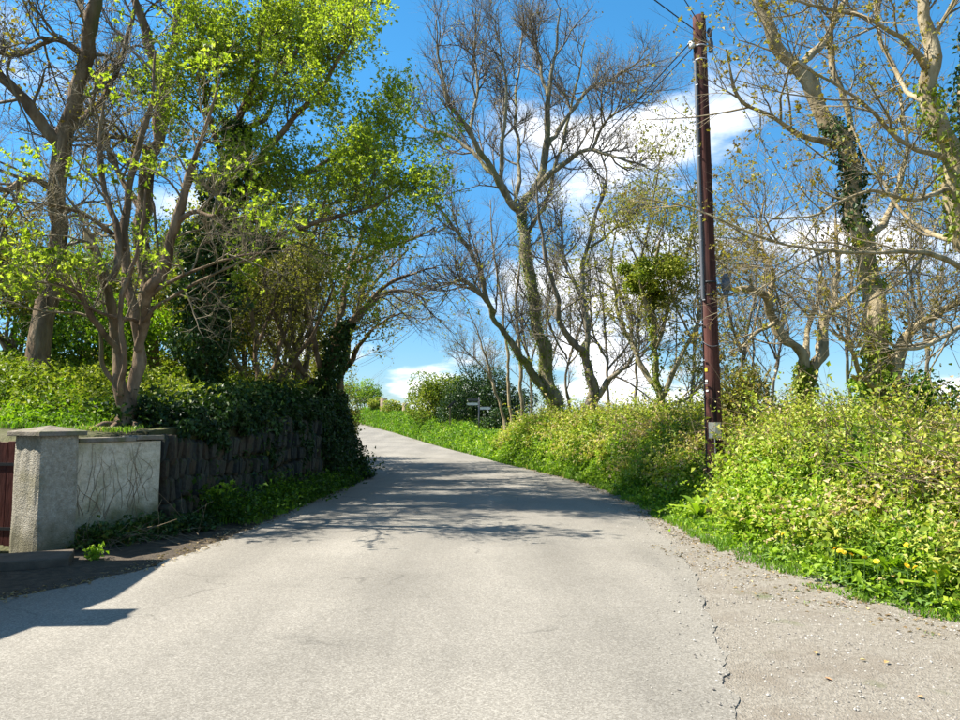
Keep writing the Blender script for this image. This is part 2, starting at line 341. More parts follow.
F_fresh = leafmat('fresh_leaf', [(0, (0.17, 0.23, 0.02)), (0.5, (0.31, 0.37, 0.035)), (1, (0.46, 0.48, 0.09))], trans=0.62)
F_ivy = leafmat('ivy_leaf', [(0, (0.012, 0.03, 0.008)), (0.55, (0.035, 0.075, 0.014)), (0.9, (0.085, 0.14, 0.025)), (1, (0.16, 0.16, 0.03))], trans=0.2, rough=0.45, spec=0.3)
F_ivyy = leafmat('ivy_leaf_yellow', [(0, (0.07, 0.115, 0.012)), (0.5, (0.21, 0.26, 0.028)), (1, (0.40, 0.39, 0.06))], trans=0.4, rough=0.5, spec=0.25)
F_olive = leafmat('olive_leaf', [(0, (0.12, 0.12, 0.018)), (0.5, (0.27, 0.25, 0.045)), (1, (0.42, 0.37, 0.09))], trans=0.45)
F_bud = leafmat('bud_leaf', [(0, (0.15, 0.09, 0.02)), (0.5, (0.29, 0.215, 0.04)), (1, (0.42, 0.36, 0.08))], trans=0.45)
F_bramble = leafmat('bramble_leaf', [(0, (0.08, 0.13, 0.015)), (0.30, (0.21, 0.28, 0.025)), (0.58, (0.36, 0.40, 0.045)), (0.76, (0.48, 0.46, 0.085)), (0.88, (0.38, 0.25, 0.10)), (1, (0.54, 0.42, 0.24))], trans=0.35)
F_herb = leafmat('herb_leaf', [(0, (0.04, 0.09, 0.008)), (0.3, (0.14, 0.24, 0.014)), (0.6, (0.27, 0.40, 0.022)), (1, (0.44, 0.52, 0.05))], trans=0.42)
F_grass = leafmat('grass_blade', [(0, (0.066, 0.146, 0.011)), (0.5, (0.144, 0.280, 0.018)), (0.9, (0.264, 0.381, 0.041)), (1, (0.432, 0.358, 0.126))], trans=0.42)
F_dry = leafmat('dry_leaf', [(0, (0.12, 0.075, 0.035)), (0.5, (0.26, 0.18, 0.09)), (1, (0.42, 0.32, 0.17))], trans=0.2)

# ------------------------------------------------------------------ lie of the land
def road_z(y): 
    t = np.clip(np.asarray(y, float) - 20, 0, None); return np.where(t < 55, 0.0005 * t * t, 0.0005 * 55 * 55 + 0.02 * np.clip(t - 55, 0, 60) - 0.0)
RY = [-15, 0, 2, 3.75, 5, 6.24, 7.5, 9.4, 11.2, 16, 19.7, 22.5, 26, 30, 36, 45, 55, 65, 75, 90, 110, 150]
RX = [-0.6, 0.35, 0.8, 1.29, 1.62, 1.89, 2.17, 2.42, 2.5, 2.65, 2.17, 1.55, 0.72, -0.08, -1.64, -3.9, -6.6, -10.1, -14, -20.5, -30, -52]
LY = [-15, 4, 5.2, 6.25, 7.5, 9, 10.7, 15, 18, 20, 23, 26, 30, 36, 45, 55, 65, 75, 90, 110, 150]
LX = [-7.5, -6.2, -4.9, -4.15, -3.5, -3.33, -3.25, -3.12, -3.08, -3.17, -3.9, -4.9, -5.9, -7.5, -9.9, -12.8, -16.4, -20.4, -27, -36.5, -59]
VY = [-15, 2, 4, 5.6, 6.24, 7.8, 9.4, 13.2, 17.3, 19.7, 22.5, 26, 30, 36, 45, 55, 65, 75, 90, 110, 150]
VX = [9, 6.5, 5.0, 3.75, 3.25, 2.98, 2.84, 2.92, 2.72, 2.3, 1.7, 0.85, 0.08, -1.45, -3.7, -6.4, -9.9, -13.8, -20.2, -29.7, -51.7]
WY = [8.6, 10.3, 13, 17, 19.6, 21.3, 23.5, 26, 30, 36, 45, 55, 65, 75, 110, 150]
WX = [-5.2, -4.4, -3.95, -3.62, -3.72, -4.25, -5.1, -6.1, -7.1, -8.5, -10.9, -13.8, -17.4, -21.4, -37.6, -60]
def rx(y): return np.interp(y, RY, RX)
def lx(y): return np.interp(y, LY, LX)
def vx(y): return np.interp(y, VY, VX)
def wx(y): return np.interp(y, WY, WX)
def H(x, y):
    x = np.asarray(x, float); y = np.asarray(y, float); rz = road_z(y)
    u = x - vx(y)
    hb = np.interp(y, [0, 6, 8, 10, 12, 20, 26, 28.5, 31, 34, 40, 60, 80, 150], [0.75, 0.82, 0.95, 1.12, 1.15, 1.3, 1.3, 1.15, 0.7, 0.65, 0.95, 1.15, 1.0, 0.6])
    wide = np.interp(y, [5, 9, 13, 25, 45], [2.6, 2.1, 1.5, 1.2, 1.6])
    right = hb * ss(-0.05, 1, u / wide) - 0.75 * ss(5, 16, u)
    right = right - 0.9 * ss(20, 120, u)
    v = wx(np.maximum(y, 8.6)) - x
    hl = np.interp(y, [8.6, 10, 14, 20, 24, 40, 80], [1.25, 1.38, 1.75, 2.05, 2.0, 1.7, 1.3])
    left = (hl + 0.16 * np.clip(v, 0, 8) * ss(9, 14, y)) * ss(0.15, 0.42, v) * ss(8.75, 9.5, y)
    left = left - 2.2 * ss(60, 300, v) * ss(9, 14, y)
    z = rz * (1 - ss(30, 200, np.abs(x))) + np.where(u > 0, right, 0) + np.where(v > 0, left, 0)
    z = z - 0.38 * np.exp(-((x - 3.85) ** 2 + (y - 12.0) ** 2) / 0.45)
    far = ss(150, 600, np.hypot(x, y)); z = z * (1 - far) - 1.0 * far
    return z + 0.03 * sn(np.stack([x, y], -1), 0.9, 3) * np.clip(np.maximum(u, v), 0, 1)

xs = np.concatenate([-np.geomspace(3000, 26, 16), np.arange(-25, -9, 0.5), np.arange(-9, 9, 0.2), np.arange(9, 26, 0.6), np.geomspace(27, 3000, 16)])
ys = np.concatenate([-np.geomspace(3000, 17, 14), np.arange(-16, 3, 0.8), np.arange(3, 30, 0.25), np.arange(30, 60, 0.6), np.arange(60, 110, 1.5), np.geomspace(112, 4000, 18)])
GX, GY = np.meshgrid(xs, ys, indexing='xy'); GZ = H(GX, GY)
nx_, ny_ = len(xs), len(ys); ii = (np.arange(ny_ - 1)[:, None] * nx_ + np.arange(nx_ - 1)[None, :]).ravel()
g = mesh('ground', np.stack([GX, GY, GZ - 0.03], -1).reshape(-1, 3), np.stack([ii, ii + 1, ii + nx_ + 1, ii + nx_], 1), M_soil, smooth=True)
tag(g, kind='structure')

# road sheet with a ragged right edge and a thickness
yy = np.concatenate([np.arange(-14, 3, 0.5), np.arange(3, 14, 0.06), np.arange(14, 40, 0.25), np.arange(40, 150, 1.0)])
rr = np.random.RandomState(3)
jit = 0.05 * sn(yy[:, None], 3.5, 5, 3) + 0.022 * sn(yy[:, None], 7, 6, 3) + 0.004 * rr.randn(len(yy)) * (yy < 14)
jl = 0.05 * sn(yy[:, None], 3.1, 8, 3) + 0.03 * sn(yy[:, None], 11, 9)
xr_, xl_ = rx(yy) + jit, lx(yy) + jl
NC = 12; V = []
for k in range(NC):
    f = k / (NC - 1); V.append(np.stack([xl_ * (1 - f) + xr_ * f, yy, road_z(yy) + 0.014 + 0.03 * (1 - (2 * f - 1) ** 2)], -1))
V.insert(0, V[0] - [0.0, 0, 0.06]); V.append(V[-1] - [0.0, 0, 0.06]); V = np.stack(V, 1); n1 = V.shape[1]
ii = (np.arange(len(yy) - 1)[:, None] * n1 + np.arange(n1 - 1)[None, :]).ravel()
tag(mesh('road', V.reshape(-1, 3), np.stack([ii, ii + 1, ii + n1 + 1, ii + n1], 1), M_asph, smooth=False), kind='structure')

def strip(name, ya, yb, fa, fb, zoff, mat, step=0.15, n=10):
    y = np.arange(ya, yb, step); a, b = fa(y), fb(y); V = []
    for k in range(n):
        f = k / (n - 1); x = a * (1 - f) + b * f
        V.append(np.stack([x, y, H(x, y) + zoff + 0.012 * sn(np.stack([x, y], -1), 5, 12) * (0 < k < n - 1)], -1))
    V = np.stack(V, 1); i0 = (np.arange(len(y) - 1)[:, None] * n + np.arange(n - 1)[None, :]).ravel()
    return tag(mesh(name, V.reshape(-1, 3), np.stack([i0, i0 + 1, i0 + n + 1, i0 + n], 1), mat, smooth=True), kind='structure')
strip('gravel_shoulder', -6, 24, lambda y: rx(y) - 0.15, lambda y: vx(y) + 0.35, 0.006, M_grav)
strip('dirt_verge', 5.4, 24, lambda y: np.where(y < 8.6, np.interp(y, [5, 8.6], [-6.0, -5.4]), wx(np.maximum(y, 8.6)) + 0.02), lambda y: lx(y) + 0.12, 0.006, M_dirt)

# ------------------------------------------------------------------ tree builder
def limb(pts):
    """[(px, py, depth, radius in px), ...] -> smooth polyline"""
    w = np.array([P(a, b, d) for a, b, d, r in pts]); r = np.array([q[3] * q[2] / FPX for q in pts]) * 0.70
    return resample(w, r)

def tree(name, label, limbs, levels, seed, bark_m, twig_m, leaf=None, ivy=(), group=None, cat='tree', roots=True, tsides=12):
    rng = np.random.RandomState(seed)
    ls = [limb(l) for l in limbs]
    b = ls[0][0][0].copy(); b[2] = float(H(b[0], b[1]))
    root = tag(empty(name, tuple(b)), label, cat, group)
    pts = np.stack([l[0] for l in ls]); rad = np.stack([l[1] for l in ls])
    if roots: pts[0][0][2] = min(pts[0][0][2], b[2] - 0.25)
    # uneven, knobbly limbs
    amp = np.clip(rad[..., None] * 0.9 + 0.018, 0, 0.16); amp[:, -1] *= 1.5
    wob = np.stack([sn(pts.reshape(-1, 3), 1.7, seed + q, 3) for q in range(3)], -1).reshape(pts.shape) * amp; wob[:, :2] *= 0.3
    pts = pts + wob
    fl = 1 + 0.10 * sn(pts.reshape(-1, 3), 4.0, seed + 9).reshape(rad.shape)
    rad = rad * fl
    if roots: rad[0][:2] *= np.array([1.5, 1.2])
    V, F = tubes(pts, rad, tsides)
    cen = np.repeat(pts.reshape(-1, 3), tsides, 0); q_ = V * [1, 1, 0.35]; V = cen + (V - cen) * (1 + 0.16 * sn(q_, 9, seed + 50, 2) + 0.14 * sn(V, 3.2, seed + 51, 2))[:, None]
    under(mesh('trunk', V, F, bark_m, smooth=True), root)
    cur, cr = pts, rad; parts = []; allp = [(pts, rad)]
    for q, lv in enumerate(levels):
        k = dict(lv); sides = k.pop('sides', 3); src = k.pop('src', None)
        if src is not None: c, r_ = allp[src]
        else: c, r_ = cur, cr
        k['seg'] = min(k['seg'], (6, 4, 2)[min(q, 2)])      # fine twigs stay cheap
        only = k.pop('only', None)
        if only is not None: c, r_ = c[only], r_[only]
        cur, cr = grow(c, r_, rng=rng, **k); allp.append((cur, cr)); parts.append(tubes(cur, cr, sides))
    if parts:
        V, F = join(parts); under(mesh('branches', V, F, twig_m, smooth=True), root)
    if leaf:
        src = allp[leaf.get('src', -1)][0]; n = leaf['n']; N = len(src)
        w_ = np.ones(N)
        if 'where' in leaf: w_ = leaf['where'](src[:, -1]) * 1.0
        if w_.sum() > 0:
            ti = rng.choice(N, n, p=w_ / w_.sum()); t = rng.rand(n) ** 0.7 * (src.shape[1] - 1); i = np.minimum(t.astype(int), src.shape[1] - 2); f = (t - i)[:, None]
            pos = src[ti, i] * (1 - f) + src[ti, i + 1] * f + rng.randn(n, 3) * leaf.get('spread', 0.05)
            tv = rng.rand(N)[ti]; val = np.clip(0.5 + 0.45 * (tv - 0.5) + 0.25 * rng.randn(n), 0, 1)
            d = rdir(rng, n); d[:, 2] -= 0.2; nn = rdir(rng, n); nn[:, 2] += 0.8
            sz = leaf['size'] * (0.45 + 1.0 * rng.rand(n))
            if leaf.get('tuft'):
                q = leaf['tuft']; m = n // q * q; pos[:m] = np.repeat(pos[:m:q], q, 0) + rng.randn(m, 3) * 0.012; val[:m] = np.clip(np.repeat(val[:m:q], q) + 0.1 * rng.randn(m), 0, 1)
                ax_ = np.repeat(nrm(rdir(rng, m // q) + [0, 0, 0.5]), q, 0); d[:m] = nrm(rdir(rng, m) + 0.6 * ax_); nn[:m] = nrm(ax_ + 0.4 * rdir(rng, m) + [0, 0, 0.3]); sz[:m] *= np.repeat(0.7 + 0.6 * rng.rand(m // q), q)
            under(leaves('foliage', pos, d, nn, sz, sz * leaf.get('asp', 0.7), val, leaf['mat']), root)
    if ivy:
        VV = []; 
        for (li, t0, t1, thick, n, size, m) in ivy:
            p_, r_ = pts[li], rad[li]; K = len(p_)
            t = (t0 + (t1 - t0) * rng.rand(n)) * (K - 1); i = np.minimum(t.astype(int), K - 2); f = (t - i)[:, None]
            c = p_[i] * (1 - f) + p_[i + 1] * f; tan = nrm(p_[i + 1] - p_[i]); rr_ = r_[i]
            o = rdir(rng, n); o = nrm(o - (o * tan).sum(1, keepdims=True) * tan * 0.9)
            lump = 0.5 + 0.5 * sn(c * [1, 1, 1] + o * 0.5, 2.2, seed + 31, 2)
            ends = np.sin(np.clip((t / (K - 1) - t0) / (t1 - t0), 0, 1) * PI) ** 0.5
            dist = rr_ + thick * ends * (0.12 + 0.88 * lump) * (0.45 + 0.55 * rng.rand(n))
            pos = c + o * dist[:, None] + rng.randn(n, 3) * 0.03
            d = nrm(o * 0.35 + rdir(rng, n) * 0.8 + np.array([0, 0, -0.7])); nn = nrm(o + 0.6 * rdir(rng, n) + np.array([0, 0, 0.5]))
            sz = size * (0.6 + 0.8 * rng.rand(n)); val = np.clip(0.25 + 0.3 * rng.rand(n) + 0.35 * lump * rng.rand(n) + 0.3 * (rng.rand(n) > 0.93), 0, 1)
            under(leaves('ivy', pos, d, nn, sz, sz * 0.85, val, m), root)
    return root, allp

def blob(center, radii, n, size, seed, clumps=26, asp=0.75, up=0.5, crisp=0.22, dome=True):
    """lumpy bush of leaf clumps: returns pos, dir, normal, size, val"""
    rng = np.random.RandomState(seed); center = np.asarray(center, float); radii = np.asarray(radii, float)
    c = rdir(rng, clumps) * (rng.rand(clumps, 1) ** 0.4); c[:, 2] = np.abs(c[:, 2]) * 1.1 - 0.12 if dome else c[:, 2] * 0.85
    cr = 0.26 + 0.22 * rng.rand(clumps)
    k = rng.randint(0, clumps, n); o = rdir(rng, n); o[:, 2] = o[:, 2] * 0.9 + 0.12
    rad = cr[k] * (1 - crisp * rng.rand(n) ** 0.7) * (1 + 0.25 * sn(o * 2 + k[:, None], 1.5, seed + 3))
    q = c[k] + o * rad[:, None]
    # keep only the outer part of the union so that the inside stays dark and empty
    pos = center + q * radii
    d = nrm(o * 0.5 + rdir(rng, n) * 0.9 - np.array([0, 0, 0.25])); nn = nrm(o * 0.8 + 0.7 * rdir(rng, n) + np.array([0, 0, up]))
    sz = size * (0.6 + 0.8 * rng.rand(n)); val = np.clip(0.42 + 0.5 * (rng.rand(clumps)[k] - 0.5) + 0.2 * rng.randn(n), 0, 1)
    return pos, d, nn, sz, sz * asp, val

def bush(name, label, cat, at, radii, n, size, mat, seed, stem_m=B_brown, stems=7, group=None, zup=0.55, clumps=26, twigs=0, twig_m=B_twig, crisp=0.22):
    x, y = at; z = float(H(x, y)); root = tag(empty(name, (x, y, z)), label, cat, group); rng = np.random.RandomState(seed)
    c = np.array([x, y, z + radii[2] * zup])
    pos, d, nn, a, b_, v = blob(c, radii, n, size, seed, clumps, crisp=crisp)
    under(leaves('foliage', pos, d, nn, a, b_, v, mat), root)
    K = 6; ps = []; rs = []
    for s in range(stems):
        e = c + nrm(rng.randn(3) * [1, 1, 0.3] + [0, 0, 0.8]) * np.asarray(radii) * (0.6 + 0.4 * rng.rand()); b0 = np.array([x, y, z - 0.1]) + rng.randn(3) * [0.12 * radii[0], 0.12 * radii[1], 0]
        f = np.linspace(0, 1, K)[:, None]; ps.append(b0 * (1 - f) + e * f + rng.randn(K, 3) * 0.05 * f + [0, 0, 0]); rs.append(0.03 * (1 - 0.75 * f[:, 0]) * max(radii[2], 0.6))
    ps, rs = np.array(ps), np.array(rs); pr = [tubes(ps, rs, 5)]
    if twigs:
        t1, r1 = grow(ps, rs, twigs, radii[2] * 0.9, 5, 0.7, 0.05, 0.14, 0.012, rng, t0=0.3); pr.append(tubes(t1, r1, 3))
        t2, r2 = grow(t1, r1, 4, radii[2] * 0.45, 4, 0.7, 0.05, 0.16, 0.006, rng, t0=0.3); pr.append(tubes(t2, r2, 3))
    V, F = join(pr); under(mesh('stems', V, F, twig_m if twigs else stem_m, smooth=True), root)
    return root
#@@BUILD
# ------------------------------------------------------------------ gate pillar, wing wall, gate, outbuilding
wdir = np.array([0.8, 1.7]); wdir /= np.linalg.norm(wdir); wang = math.atan2(wdir[1], wdir[0])       # line of the wing wall
def rot_z(a): return Matrix.Rotation(a, 3, 'Z')

def pillar_mesh():
    V = []; F = []; n = 9; w = 0.25
    prof = [(-0.15, 1.0), (0.2, 1.0), (0.5, 0.995), (0.8, 1.0), (1.1, 0.99), (1.36, 0.985)]
    side = [(-1 + 2 * i / (n - 1), -1) for i in range(n - 1)] + [(1, -1 + 2 * i / (n - 1)) for i in range(n - 1)] + [(1 - 2 * i / (n - 1), 1) for i in range(n - 1)] + [(-1, 1 - 2 * i / (n - 1)) for i in range(n - 1)]
    m = len(side); r = random.Random(4)
    for z, s in prof:
        for a, b in side:
            c = 0.94 if abs(a) + abs(b) > 1.9 else 1.0
            V.append((a * w * s * c + r.uniform(-.006, .006), b * w * s * c + r.uniform(-.006, .006), z))
    for k in range(len(prof) - 1):
        for i in range(m): F.append((k * m + i, k * m + (i + 1) % m, (k + 1) * m + (i + 1) % m, (k + 1) * m + i))
    F.append(tuple(range((len(prof) - 1) * m, len(prof) * m)))
    mb = MB(); mb.add(V, F); return mb
pil = tag(empty('gate_pillar', (-5.17, 8.72, 0), wang), 'square pebble-dashed gate pillar with shallow pointed cap beside the red gate', 'gate pillar')
pillar_mesh().build('shaft', M_rend, pil)
mb = MB(); e = 0.30; z0 = 1.362
mb.add([(-e, -e, z0), (e, -e, z0), (e, e, z0), (-e, e, z0), (-e, -e, z0 + .055), (e, -e, z0 + .055), (e, e, z0 + .055), (-e, e, z0 + .055), (0.02, 0.0, z0 + .125)],
       [(3, 2, 1, 0), (0, 1, 5, 4), (1, 2, 6, 5), (2, 3, 7, 6), (3, 0, 4, 7), (4, 5, 8), (5, 6, 8), (6, 7, 8), (7, 4, 8)])
mb.build('cap', M_cop, pil, bevel=0.008)

wa = np.array([-5.17, 8.72]) + wdir * 0.255; wl = 1.30
ww = tag(empty('wing_wall', (wa[0] + wdir[0] * wl / 2, wa[1] + wdir[1] * wl / 2, 0), wang), 'short low rendered wall, stained and mossy, between the pillar and the stone bank', 'wall')
V = []; n = 16; m = 7; r = random.Random(9); F = []
for sgn in (-1, 1):
    for j in range(m):
        for i in range(n): V.append((-wl / 2 + wl * i / (n - 1), sgn * 0.105 + r.uniform(-.006, .006), -0.1 + (1.265 + 0.1) * j / (m - 1)))
for s in (0, 1):
    for j in range(m - 1):
        for i in range(n - 1):
            a = s * n * m + j * n + i; q = (a, a + 1, a + n + 1, a + n); F.append(q if s == 0 else q[::-1])
for j in range(m - 1):
    a = j * n; b = n * m + j * n; F.append((b, a, a + n, b + n)); a += n - 1; b += n - 1; F.append((a, b, b + n, a + n))
mb = MB(); mb.add(V, F); mb.build('body', M_rend2, ww)
for k, (a, b, dz) in enumerate(((-wl / 2 + 0.05, 0.22, 0), (0.23, wl / 2 + 0.03, 0.014))):
    mb = MB(); mb.box(((a + b) / 2, 0, 1.298 + dz), (b - a, 0.30, 0.06)); mb.build('coping_slab', M_cop, ww, bevel=0.012)

rg_ = np.random.RandomState(8); tr_ = []
for k in range(20):
    u0 = -wl / 2 + 0.08 + (wl - 0.2) * rg_.rand(); z_ = 0.25 + 0.3 * rg_.rand(); a_ = PI / 2 + 0.7 * rg_.randn() * 0.5; q = []
    for s_ in range(12):
        q.append((np.clip(u0, -wl / 2 + .03, wl / 2 - .03), -0.112, min(z_, 1.24))); a_ += 0.35 * rg_.randn(); a_ = a_ * .85 + .15 * PI / 2; u0 += 0.075 * math.cos(a_); z_ += 0.075 * math.sin(a_)
    tr_.append(q)
v, fq = tubes(np.array(tr_), np.tile(np.linspace(.0042, .0015, 12), (20, 1)), 4); mesh('dead_ivy', v, fq, B_dead, ww, True)
M_red = noisemat('red_paint', [(0.3, (0.045, 0.010, 0.007)), (0.7, (0.10, 0.022, 0.014))], scale=5, bump=0.3, bscale=30, stretch=(1, 1, 0.2), rough=0.6)
M_iron = plain('black_iron', (0.015, 0.015, 0.016), 0.5)
gt = tag(empty('garden_gate', (-5.42, 8.62, 0), PI - 0.16), 'dark red boarded garden gate hung on the pebble-dashed pillar', 'gate')
for k in range(8):
    mb = MB(); mb.box((0.06 + 0.115 * k + 0.05, 0, 0.69), (0.108, 0.024, 1.22 - 0.02 * (k % 2))); mb.build('board', M_red, gt, bevel=0.004)
for z in (0.28, 1.08):
    mb = MB(); mb.box((0.5, -0.028, z), (0.92, 0.03, 0.10)); mb.build('rail', M_red, gt, bevel=0.004)
for z in (0.28, 1.03):
    mb = MB(); mb.box((0.21, 0.017, z), (0.44, 0.008, 0.035)); mb.cyl((-0.005, 0.017, z - 0.04), (-0.005, 0.017, z + 0.04), 0.012); mb.build('hinge', M_iron, gt)

mb = MB(); mb.box((0, 0, 0.045), (1.5, 0.55, 0.11)); kb = mb.build('doorstep_slab', M_kerb, None, bevel=0.015)
kb.location = (-5.15, 7.78, 0); kb.rotation_euler = (0, 0, 0.42); tag(kb, 'low brown weathered concrete slab in front of the red gate', 'slab')

M_lime = noisemat('limewash', [(0.3, (0.55, 0.53, 0.48)), (0.7, (0.72, 0.70, 0.66))], scale=3, bump=0.3, bscale=30)
M_slate = noisemat('slate', [(0.3, (0.05, 0.055, 0.065)), (0.7, (0.11, 0.115, 0.13))], scale=4, bump=0.4, bscale=20)
ob = tag(empty('outbuilding', (-7.40, 6.5, 0), 0.02), 'small white rendered outbuilding with slate roof and chimney left of the red gate', 'building')
mb = MB(); mb.box((0, 0, 1.35), (3.3, 3.2, 2.7)); mb.build('wall', M_lime, ob, bevel=0.02)
mb = MB(); mb.add([(-1.9, -1.72, 2.72), (1.82, -1.72, 2.72), (1.82, 1.72, 2.72), (-1.9, 1.72, 2.72), (-1.9, -1.72, 2.82), (1.82, -1.72, 2.82), (1.82, 1.72, 2.82), (-1.9, 1.72, 2.82), (-1.9, -0.1, 3.25), (1.75, -0.1, 3.25)],
       [(3, 2, 1, 0), (0, 1, 5, 4), (2, 3, 7, 6), (4, 5, 9, 8), (6, 7, 8, 9), (1, 2, 6, 9, 5), (3, 0, 4, 8, 7)])
rf = mb.build('roof', M_slate, ob)
mb = MB(); mb.box((1.55, -0.75, 3.28), (0.40, 0.42, 0.72)); mb.box((1.55, -0.75, 3.66), (0.48, 0.50, 0.07)); mb.cyl((1.55, -0.75, 3.69), (1.55, -0.75, 3.95), 0.10, 0.085, 12)
mb.build('chimney', M_lime, rf)
mb = MB(); mb.box((1.655, -0.3, 1.0), (0.05, 0.86, 1.98)); dr = mb.build('door', M_red, ob, bevel=0.006)
mb = MB(); mb.cyl((1.68, 0.05, 1.02), (1.74, 0.05, 1.02), 0.025); mb.build('handle', M_iron, dr)

# ------------------------------------------------------------------ dry stone retaining wall
def wpt(s):   # along the wall from its near end
    y = 10.16 + s; return wx(y), y
sw = tag(empty('stone_retaining_wall', (-4.2, 11, 0)), 'shaded dry stone bank wall of upright stones under overhanging ivy', 'wall')
yw = np.concatenate([np.arange(10.12, 24, 0.4), np.arange(24, 74, 2)]); V = []
for dxx, kz in ((0.0, -0.2), (-0.12, 1.0), (-0.36, 1.0)):
    hl = np.interp(yw, [8.6, 10, 14, 20, 24, 40, 80], [1.25, 1.38, 1.75, 2.05, 2.0, 1.7, 1.3])
    V.append(np.stack([wx(yw) + dxx + 0.02 * sn(yw[:, None], 2, 4), yw, road_z(yw) + (hl * kz if kz > 0 else kz)], -1))
V = np.stack(V, 1); i0 = (np.arange(len(yw) - 1)[:, None] * 3 + np.arange(2)[None, :]).ravel()
under(mesh('core', V.reshape(-1, 3), np.stack([i0, i0 + 1, i0 + 4, i0 + 3], 1)[:, ::-1], M_soil, smooth=False), sw)
def stone_mesh(seed):
    r = np.random.RandomState(seed); v = []
    for k, z in enumerate((-.5, -.36, .36, .5)):
        s = 0.72 if k in (0, 3) else 1.0
        for a, b in ((-1, -1), (-.2, -1.12), (.55, -1.05), (1, -.6), (1, 1), (-1, 1)): v.append((a * .5 * s + r.uniform(-.09, .09), b * .5 * s + r.uniform(-.09, .09), z + r.uniform(-.05, .05)))
    f = [(k * 6 + i, k * 6 + (i + 1) % 6, k * 6 + 6 + (i + 1) % 6, k * 6 + 6 + i) for k in range(3) for i in range(6)] + [tuple(range(6))[::-1], tuple(range(18, 24))]
    me = bpy.data.meshes.new('stone'); me.from_pydata(v, [], f); me.materials.append(M_stone[seed % 3]); me.update(); return me
SM = [stone_mesh(k) for k in range(12)]
r = random.Random(21); zc = 0.12; cnt = 0
inv = (Matrix.Translation(sw.location)).inverted()
for c in range(6):
    hgt = (0.25, 0.31, 0.27, 0.34, 0.30, 0.28)[c]; s = r.uniform(0, 0.1)
    while s < 6.3:
        w = r.uniform(0.055, 0.15) * (1.4 if c < 1 else 1); x, y = wpt(s + w / 2); top = float(np.interp(y, [10, 14, 20], [1.36, 1.7, 2.0]))
        z = zc + hgt / 2 + 0.06 * math.sin(s * 1.3 + c) + r.uniform(-.03, .03)
        if z + hgt * 0.45 < top and cnt < 290:
            st = bpy.data.objects.new('stone', r.choice(SM)); COL.objects.link(st); st.parent = sw; st.matrix_parent_inverse = inv
            x2, y2 = wpt(s + w / 2 + 0.1); an = math.atan2(y2 - y, x2 - x)
            st.location = (x - 0.10 * z / top + r.uniform(-0.04, 0.06), y, z); st.rotation_euler = (r.uniform(-.05, .05), r.gauss(0.12, 0.13), an + r.uniform(-.12, .12))
            st.scale = (w * 1.0, 0.26, hgt * r.uniform(0.8, 1.15)); cnt += 1
        s += w + r.uniform(0.0, 0.02)
    zc += hgt

# ------------------------------------------------------------------ utility pole, its wires and stay
M_pole = noisemat('creosoted_timber', [(0.28, (0.026, 0.013, 0.011)), (0.5, (0.085, 0.034, 0.027)), (0.75, (0.17, 0.075, 0.06))], scale=4, detail=8, bump=0.7, bscale=18, stretch=(1, 1, 0.06), rough=0.85, spec=0.15, dist=0.03, extra=[(7.0, 0.56, 0.64, (0.022, 0.014, 0.012)), (3.0, 0.60, 0.75, (0.13, 0.10, 0.09))])
M_steel = plain('galvanised_steel', (0.36, 0.36, 0.37), 0.45, 0.6)
M_white = plain('white_ceramic', (0.75, 0.75, 0.72), 0.3)
M_cream = plain('cream_plate', (0.72, 0.62, 0.47), 0.5)
M_yel = plain('yellow_plastic', (0.62, 0.46, 0.03), 0.5)
M_grey = plain('grey_plastic', (0.10, 0.105, 0.115), 0.5)
pb = P(715, 470, 12.5); ptop = P(699, 17, 12.62); pgz = float(H(pb[0], pb[1])) - 0.3
pt = Vector(ptop); pbv = Vector(pb); ax = (pt - pbv).normalized(); base = pbv - ax * (pbv.z - pgz)
up = tag(empty('utility_pole', tuple(base)), 'tall leaning creosoted timber utility pole standing in the bramble bank', 'utility pole')
NP = 40; f = np.linspace(0, 1, NP); ctr = np.array(base)[None] * (1 - f[:, None]) + np.array(pt)[None] * f[:, None]
V, F = tubes(ctr[None], (0.148 - 0.034 * f)[None] * (1 + 0.01 * np.sin(f * 60))[None], 18)
capv = len(V) - 18; V = np.vstack([V, [np.array(pt) + [0, 0, 0.02]]])
under(mesh('shaft', V, F, M_pole, smooth=True, F2=np.stack([np.arange(18) + capv, (np.arange(18) + 1) % 18 + capv, np.full(18, len(V) - 1)], 1)), up)
def pole_at(z): return base + ax * ((z - base.z) / ax.z)
def prad(z): return 0.148 - 0.034 * (z - base.z) / (pt.z - base.z)
def zpx(py): return float(P(707, py, 12.55)[2])
def ring(py, h, name, mat, dr=0.006):
    z = zpx(py); mb = MB(); mb.cyl(pole_at(z - h / 2), pole_at(z + h / 2), prad(z) + dr, n=18); under(mb.build(name, mat, None, smooth=True), up)
ring(283, 0.03, 'band', M_iron); ring(296, 0.02, 'band', M_iron); ring(46, 0.03, 'band', M_steel); ring(60, 0.025, 'band', M_steel)
